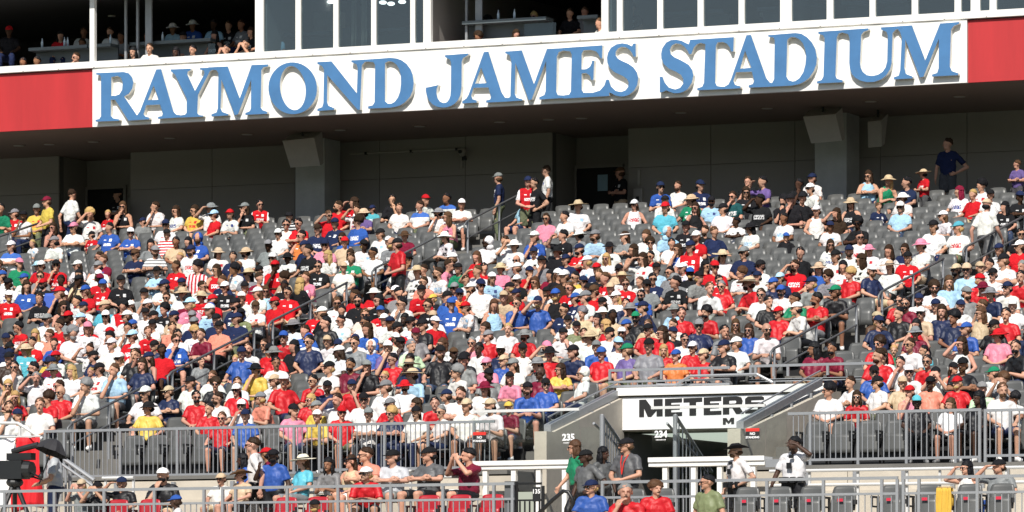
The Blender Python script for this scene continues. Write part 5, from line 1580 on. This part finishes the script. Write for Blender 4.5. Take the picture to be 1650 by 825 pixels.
for p in ALLP:
    a, k = R(p['yaw']), p['s']; p['M'] = Matrix.Translation((p['X'], p['Y'], p['Z'])) @ Matrix.Rotation(a, 4, 'Z') @ Matrix.Diagonal((k * p['sx'], k * (1 + (p['sx'] - 1) * .6), k, 1))
    p['depth'] = -ST * p['X'] + CT * p['Y']
    p['look'] = looks(p)
vis = [p for p in ALLP if p['row'] != -2]
lit_suite = [p for p in ALLP if p['row'] == -2 and p['depth'] < 1e9][:7]
near = sorted(vis, key=lambda p: p['depth'] - (9 if 'S' in p['fl'] else 0) + (3 if p['where'] == 'fill' else 0))
single = near[:300 - len(lit_suite)] + lit_suite; ids = set(map(id, single))
WORDN = {0: 'first', 1: 'second', 2: 'third', 3: 'fourth', 4: 'fifth', 5: 'sixth', 6: 'seventh', 7: 'eighth', 8: 'ninth', 9: 'tenth', 10: 'eleventh', 11: 'twelfth', 12: 'thirteenth', 13: 'fourteenth', 14: 'fifteenth', 15: 'sixteenth', 16: 'seventeenth', 17: 'eighteenth', 18: 'nineteenth', 19: 'twentieth'}
def desc(p):
    skin, items, sc, acc, pat, legs, lc, shoe, hatn = p['look']; C = CN
    sh = C.get(p['shirt'][0], 'grey'); kind = {2: ' striped shirt', 3: ' striped shirt', 5: ' white sleeved jersey', 7: ' jersey'}.get(pat, ' tank top' if 'T' in p['fl'] else ' shirt')
    who = 'child' if 'C' in p['fl'] else 'woman' if 'f' in p['fl'] else 'person'
    if p['hat'][0] == 'n': hd = 'bald head' if p['hat'][1] == 'x' else C[p['hat'][1]] + (' long hair' if 'f' in p['fl'] else ' hair')
    else: hd = C[p['hat'][1]] + ' ' + {'cap': 'cap', 'brimmed_hat': 'sun hat', 'straw_hat': 'straw hat', 'hood': 'hood', 'visor': 'visor', 'cowboy_hat': 'cowboy hat'}[hatn]
    return who, sh + kind, hd
used = {}
order = sorted([p for p in single if not p['label']], key=lambda p: (p['row'], p['X']))
cands = []
byrow = {}
for p in ALLP:
    if p['row'] is not None and p['row'] >= 0: byrow.setdefault(p['row'], []).append(p)
for v in byrow.values(): v.sort(key=lambda p: p['X'])
from collections import Counter
def block(p):
    Y = p['Y']; return 'left' if p['X'] < xa1(Y) else 'middle' if p['X'] < -34.3 else 'right'
def forms(p):
    who, sh, hd = desc(p); row = WORDN.get(p['row'], 'top'); act = {'brow': 'shading eyes', 'photo': 'hands raised', 'chin': 'hand at chin', 'fold': 'arms crossed', 'clasp': 'leaning forward'}.get(p['pose'], 'seated')
    if 'S' in p['fl']: act = 'standing'
    f1 = '%s in %s with %s, %s' % (who, sh, hd, act)
    L = byrow[p['row']]; i = L.index(p); nb = L[i - 1] if i else (L[i + 1] if len(L) > 1 else None); sd = 'right' if i else 'left'
    f2 = f1 + ', %s row' % row if p['row'] < NR else f1 + ' on the concourse'
    f3 = f2 + ' of %s block' % block(p) if p['row'] < NR else f2
    f4 = '%s in %s, %s, %s row %s block, %s of %s' % (who, sh, hd, row, block(p), sd, desc(nb)[1]) if nb else f3
    f5 = '%s in %s, %s, %s row, seat %d from the left' % (who, sh, hd, row, i + 1)
    return [f2, f3, f4, f5]
F = {id(p): forms(p) for p in order}
cnt = [Counter(F[id(p)][k] for p in order) for k in range(4)]
for p in order:
    for k in range(4):
        if cnt[k][F[id(p)][k]] == 1 or k == 3: p['label'] = F[id(p)][k]; break
for p in single:
    skin, items, sc, acc, pat, legs, lc, shoe, hatn = p['look']
    body, cl, HM = get_pose(p['pose'], p['yi'])
    def ob(name, me, col, M=None, par=None):
        o = bpy.data.objects.new(name, me); COL.objects.link(o)
        if col is not None: o.color = tuple(col) + (1,)
        if par is not None: o.parent = par; o.matrix_local = M if M is not None else Matrix.Identity(4)
        return o
    b = ob('person', body[0], skin); b.matrix_world = p['M']; p['ob'] = b
    tag(b, p['label'], 'person', {-1: 'people along the lower walkway', -2: 'guests in the suites'}.get(p['row'], 'spectators in the stand'))
    for nm, mt, c in (('shirt', 'shirt_cloth', sc), (legs, 'plain_cloth', lc), ('shoe', 'plain_cloth', shoe), ('shoe2', 'plain_cloth', shoe)):
        me = cl['tank' if nm == 'shirt' and 'T' in p['fl'] else nm][0]
        if not me.materials: me.materials.append(MATS[mt])
        o = ob('shoe' if nm == 'shoe2' else nm, me, c, None, b)
        if nm == 'shirt': o['accent'] = [float(q) for q in acc]; o['pattern'] = float(pat); o['zoff'] = 0.0 if POSE[p['pose']]['seat'] else .44
    for nm, c, mt in items: ob({'short_hair': 'hair', 'long_hair': 'hair', 'curly_hair': 'hair', 'back_hair': 'hair', 'nape_hair': 'hair', 'brimmed_hat': 'hat', 'straw_hat': 'hat', 'cowboy_hat': 'hat'}.get(nm, nm), HW_[nm], c, HM, b)
for p in ALLP:
    if id(p) in ids: continue
    skin, items, sc, acc, pat, legs, lc, shoe, hatn = p['look']; body, cl, HM = get_pose(p['pose'], p['yi']); M = p['M']
    crowd_add(body[1], M, skin)
    crowd_add(cl['tank' if 'T' in p['fl'] else 'shirt'][1], M, sc, acc, pat, 0 if POSE[p['pose']]['seat'] else .44)
    crowd_add(cl[legs][1], M, lc); crowd_add(cl['shoe'][1], M, shoe); crowd_add(cl['shoe2'][1], M, shoe)
    for nm, c, mt in items:
        crowd_add(HW_[nm], M @ HM, c or (.008, .008, .01))
me = bpy.data.meshes.new('crowd'); V = np.concatenate(CV); Fc = np.concatenate(CF)
me.vertices.add(len(V)); me.vertices.foreach_set('co', V.ravel().astype('f')); me.loops.add(Fc.size); me.loops.foreach_set('vertex_index', Fc.ravel().astype('i'))
me.polygons.add(len(Fc)); me.polygons.foreach_set('loop_start', np.arange(0, Fc.size, 3, dtype='i')); me.polygons.foreach_set('loop_total', np.full(len(Fc), 3, 'i')); me.polygons.foreach_set('use_smooth', np.ones(len(Fc), bool)); me.update(calc_edges=True)
for nm, ar, ty, fld in (('col', CCOL, 'FLOAT_COLOR', 'color'), ('accent', CACC, 'FLOAT_COLOR', 'color'), ('pattern', CPAT, 'FLOAT', 'value'), ('loc', CLOC, 'FLOAT_VECTOR', 'vector')):
    at = me.attributes.new(nm, ty, 'POINT'); at.data.foreach_set(fld, np.concatenate(ar).ravel().astype('f'))
me.materials.append(MATS['crowd_cloth'])
tag(link('crowd', me), 'dense crowd of spectators filling the upper rows of the stand', 'crowd', kind='stuff')
print('PEOPLE', len(ALLP), 'single', len(single), 'crowd tris', len(Fc))
# ------------------------------------------------------------------ seats: the nearest 300 in view one by one, the rest as one mass
cand = []
for i in range(NR):
    L = slots(i); Y = yrow(i) + .52; z = zrow(i)
    for n, x in enumerate(L):
        u, v = proj(x, Y, z + .8)
        if -60 < u < 1710:
            dn = any(abs(x - q) < .29 for q in rows_occ.get(i, [])); cand.append((-ST * x + CT * Y, i, x, Y, z, dn))
LOWS = []
for px, c in ((452, 'red'), (503, 'red'), (180, 'red'), (232, 'red'), (682, 'red'), (733, 'red'), (785, 'red'), (1060, 'grey'), (1012, 'grey'), (1197, 'grey'), (1249, 'grey'), (1301, 'grey'), (1353, 'grey'), (1432, 'grey'), (1489, 'grey'), (1556, 'grey'), (1608, 'grey'), (1140, 'grey')):
    Y = 78.0; LOWS.append((PXX(px, Y), Y, c, px))
RANK = {}
for k, (x, Y, c, px) in enumerate(LOWS):
    if px in (1140,): continue
    low = {452: 'red stadium seat behind the lower rail, below the steward in blue', 503: 'red stadium seat behind the lower rail, below the cream sun hat', 180: 'red stadium seat at the lower left behind the rail, left one', 232: 'red stadium seat at the lower left beside the man in black', 682: 'red stadium seat behind the lower rail below the charcoal t-shirt', 733: 'red stadium seat behind the lower rail, second from the gate', 785: 'shiny red folded seat next to the gate',
           1060: 'grey folded seat behind the youth in the red jersey', 1012: 'grey seat behind the grey haired man in red', 1197: 'grey folded seat in front of the deputy in the black hat', 1249: 'grey folded seat between deputy and officer', 1301: 'grey folded seat right of the officer shading his eyes', 1353: 'grey folded seat on the lower right, second right of the officer', 1432: 'grey folded seat left of the yellow towel, further one', 1489: 'grey folded seat just left of the yellow towel', 1556: 'grey seat of the dark haired woman in white, lower right', 1608: 'grey seat of the person in dark top, lower right'}[px]
    add_seat(x, Y, FL - .0 if c == 'grey' else FL - .06, False, low, c, 'seats along the lower walkway', plate=(c == 'grey'))
cand.sort(); N1 = 300 - len(LOWS) + 1
first = cand[:N1]; cnt_ = {}
for d_, i, x, Y, z, dn in sorted(first, key=lambda t: (t[1], t[2])):
    cnt_[i] = cnt_.get(i, 0) + 1
    b_ = block(dict(X=x, Y=Y))
    kk = (i, b_); cnt_[kk] = cnt_.get(kk, 0) + 1
    ORD = ['first', 'second', 'third', 'fourth', 'fifth', 'sixth', 'seventh', 'eighth', 'ninth', 'tenth', 'eleventh', 'twelfth', 'thirteenth', 'fourteenth', 'fifteenth', 'sixteenth', 'seventeenth', 'eighteenth', 'nineteenth', 'twentieth'] + ['twenty-%s' % q for q in ('first', 'second', 'third', 'fourth', 'fifth', 'sixth', 'seventh', 'eighth', 'ninth')] + ['thirtieth'] * 20
    add_seat(x, Y, z, dn, '%s grey seat, %s row of the %s block, %s from its left' % ('occupied' if dn else 'empty folded', WORDN.get(i, 'upper'), b_, ORD[cnt_[kk] - 1]))
A, U, D = [q.mesh('lo_seat', 'seat_grey', True) for q in seat_meshes('seat_grey', True)]
SV, SF, so_ = [], [], 0
for d_, i, x, Y, z, dn in cand[N1:]:
    for me_ in (A, D if dn else U):
        v, t_ = lo_arr(me_) if False else (None, None)
        n = len(me_.vertices); vv = np.empty(n * 3, 'f'); me_.vertices.foreach_get('co', vv); me_.calc_loop_triangles(); tt = np.empty(len(me_.loop_triangles) * 3, 'i'); me_.loop_triangles.foreach_get('vertices', tt)
        SV.append(vv.reshape(-1, 3) + np.array([x, Y, z], 'f')); SF.append(tt.reshape(-1, 3) + so_); so_ += n
me = bpy.data.meshes.new('seat_rows'); me.from_pydata(np.concatenate(SV).tolist(), [], np.concatenate(SF).tolist()); me.polygons.foreach_set('use_smooth', [True] * len(me.polygons)); me.materials.append(MATS['seat_grey'])
tag(link('seat_rows', me), 'rows of grey stadium seats in the upper part of the stand', 'seats', kind='stuff')
print('SEATS', len(first), len(cand) - len(first))
# ------------------------------------------------------------------ television camera, flag, umbrella and other small things
Y = 77.9
X0, Zc_ = PX(20, 760, Y)
e = empty('television_camera', (X0, Y, FL), 'big black television camera with a long box lens at the left edge', 'camera'); z = Zc_ - FL
MB().box(-.85, .28, -.16, .16, z - .14, z + .2).build('lens_housing', 'camera_black', e)
MB().tube([(.28, 0, z + .03), (.42, 0, z + .03)], [.17, .15], 14).build('rear_ring', 'camera_black', e)
MB().box(-.1, .42, -.05, .13, z + .21, z + .34).build('viewfinder', 'camera_black', e)
b = MB(); b.tube([(.0, 0, z + .37), (.25, .02, z + .43), (.52, .05, z + .49)], .055, 8); b.build('shotgun_microphone', 'camera_black', e)
MB().box(-.72, -.5, -.166, -.161, z + .02, z + .1).build('label_plate', 'speaker_grey', e)
b = MB(); b.tube([(.40, -.02, z - .02), (.62, -.12, z - .1)], .02, 6); b.tube([(.40, .05, z - .1), (.66, -.06, z - .16)], .018, 6); b.ell((.66, -.1, z - .1), (.05, .04, .05)); b.build('pan_handle', 'camera_black', e)
b = MB()
for a in (0, 2.1, 4.2): b.tube([(.05, 0, z - .15), (.05 + .5 * math.cos(a), .5 * math.sin(a), 0)], [.05, .035], 8)
b.ell((.05, 0, z - .2), (.16, .16, .1)); b.build('tripod', 'camera_black', e)
# umbrella
X, Z = PX(90, 707, Y + .3); e = empty('umbrella', (X, Y + .3, FL), 'dark umbrella held over the camera operator at the lower left', 'umbrella')
b = MB(); n = 8; tip = Vector((0, 0, Z - FL)); ax = Vector((-.22, -.30, -.93)).normalized(); u = ax.orthogonal().normalized(); w = ax.cross(u)
for k in range(n):
    t0, t1 = 2 * math.pi * k / n, 2 * math.pi * (k + 1) / n; prev = None
    for j in range(5):
        r_ = .33 * (j / 4) ** .85; l_ = .08 * j / 4 + .20 * (j / 4) ** 2
        mid = (t0 + t1) / 2
        ring = [tip + ax * l_ + (u * math.cos(t) + w * math.sin(t)) * r_ * f for t, f in ((t0, 1), (mid, .86), (t1, 1))]
        if prev: b.add(prev + ring, [(0, 1, 4, 3), (1, 2, 5, 4)])
        prev = ring
b.build('canopy', 'umbrella_black', e)
for k in range(n):
    t = 2 * math.pi * k / n; MB().tube([tip, tip + ax * .275 + (u * math.cos(t) + w * math.sin(t)) * .332], .006, 5).build('rib', 'black_metal', e)
MB().tube([tip - ax * .05, tip + ax * .9], .012, 6).build('shaft', 'black_metal', e)
# flag hung from the rail: white and red cloth with folds
Yf = 79.2; X, Z = PX(0, 706, Yf); e = empty('hanging_flag', (X, Yf, Z - 1.35), 'large red and white flag hung at the lower left behind the camera', 'flag')
xw = PXX(22, Yf) - X; xr_ = PXX(66, Yf) - X
def fold(u, v, x0, x1, s): return (x0 + (x1 - x0) * u, .075 * math.sin(u * 9 + s + v * 3.2) + .04 * math.sin(u * 21 + v * 6), 1.35 * (1 - v) - .06 * v * math.sin(u * 4 + s))
MB().shell(lambda u, v: fold(u, v, -.9, xw, 0), 24, 14, (0, .006, 0)).build('white_cloth', 'flag_white', e, smooth=True)
MB().shell(lambda u, v: fold(u, v, xw + .004, xr_, 2), 24, 14, (0, .006, 0)).build('red_cloth', 'flag_red', e, smooth=True)
MB().tube([(-.9, 0, 1.37), (xr_, 0, 1.37)], .015, 6).build('cord', 'rail_white', e)
# yellow towel over the lower rail
X, Z = PX(1521, 788, YL - .05); e = MB()
e.shell(lambda u, v: (-.13 + .26 * u + .02 * math.sin(v * 5) * (u - .5), -.055 - .022 * math.sin(u * 15 + v * 2) - .012 * math.sin(u * 33 + v), .02 - .62 * v), 18, 10, (0, .008, 0))
e.shell(lambda u, v: (-.13 + .26 * u, -.045 + .10 * v, .028 + .006 * math.sin(v * 3.1)), 18, 3, (0, 0, .006)); e.shell(lambda u, v: (-.13 + .26 * u, .05 + .008 * math.sin(u * 12), .02 - .3 * v), 18, 4, (0, .006, 0))
tag(e.build('towel', 'towel', None, (X, YL, Z + .0), True), 'yellow towel hung over the lower right railing', 'towel')
# blue seat-back board
best = min(range(NR), key=lambda k: abs(PX(77, 490, yrow(k) + .5)[1] - zrow(k) - 1.15)); Yb = yrow(best) + .45; X, Z = PX(77, 512, Yb); zt_ = PX(77, 472, Yb)[1]; zo = Z - zrow(best); hh = zt_ - Z
e = empty('blue_board', (X, Yb, zrow(best)), 'blue rounded board with pale lettering standing among the spectators on the left', 'board')
MB().shell(lambda u, v: ((u * 2 - 1) * .17 * (1 - .25 * smooth01((v - .7) / .3)), .1 * v, zo + hh * v), 8, 8, (0, .03, 0)).build('panel', 'blue_board', e, smooth=True)
b = MB(); rr = random.Random(5); x_ = -.11
while x_ < .10: w_ = rr.uniform(.02, .035); b.box(x_, x_ + w_, -.012, .012, zo + hh * .2, zo + hh * .3 + rr.choice((0, .012))); x_ += w_ + .008
b.build('lettering', 'sign_white', e)
# bottles on the suite counters
for k, (px, py, dy, lab) in enumerate(((68, 83, 1.2, 'small pale can on the far left suite counter'), (104, 78, 1.2, 'blue bottle on the far left suite counter, left one'), (109, 78, 1.25, 'clear bottle on the far left suite counter, right one'), (178, 76, 1.2, 'bottle on the counter just right of the white mullion'), (262, 71, 1.3, 'clear bottle on the second suite counter'), (803, 40, 1.0, 'dark bottle on the middle suite counter, left one'), (829, 33, 1.0, 'dark bottle on the middle suite counter, right one'))):
    Y_ = YS + dy; X, Z = PX(px, py, Y_); m = MB(); m.tube([(0, 0, 0), (0, 0, .15), (0, 0, .2), (0, 0, .25)], [.033, .033, .014, .013], 10)
    tag(m.build('bottle', 'bottle_mat', None, (X, Y_, ZI - .35 + .931), True), lab, 'bottle', 'bottles on the suite counters')
# drink in the hand of the man in blue
p = [q for q in ALLP if q['label'] and 'holding a drink' in q['label']][0]; h = p['M'] @ Vector((-.02, -.36, 1.05))
tag(MB().tube([(0, 0, -.06), (0, 0, .07)], [.032, .042], 12).build('drink_cup', 'cup_mat', None, h), 'clear plastic cup in the hand of the man in the blue polo', 'cup')
# deputies' belts and badges, guard lanyard
for key, parts in (('deputy in white', 1), ('officer in white', 1)):
    p = [q for q in single if q['label'] and key in q['label']][0]; o = p['ob']
    b = MB(); b.tube([(.175 * math.cos(t), -.0 + .15 * math.sin(t), 1.02) for t in [2 * math.pi * k / 20 for k in range(21)]], .03, 6)
    for x_, y_ in ((-.14, -.13), (-.05, -.165), (.06, -.16), (.16, -.1)): b.box(x_ - .035, x_ + .035, y_ - .03, y_ + .03, .95, 1.06)
    b.build('duty_belt', 'black_metal', o); b = MB(); b.box(-.045, .035, -.165, -.14, 1.21, 1.32); b.box(-.01, .06, -.15, -.12, 1.40, 1.46); b.build('body_camera', 'black_metal', o)
p = [q for q in single if q['label'] and 'red lanyard' in q['label']][0]
b = MB(); b.tube([(-.06, -.06, 1.50), (-.03, -.135, 1.36), (0, -.152, 1.14)], .008, 5); b.tube([(.06, -.06, 1.50), (.03, -.135, 1.36), (0, -.152, 1.14)], .008, 5); b.build('lanyard', 'sign_red', p['ob'])
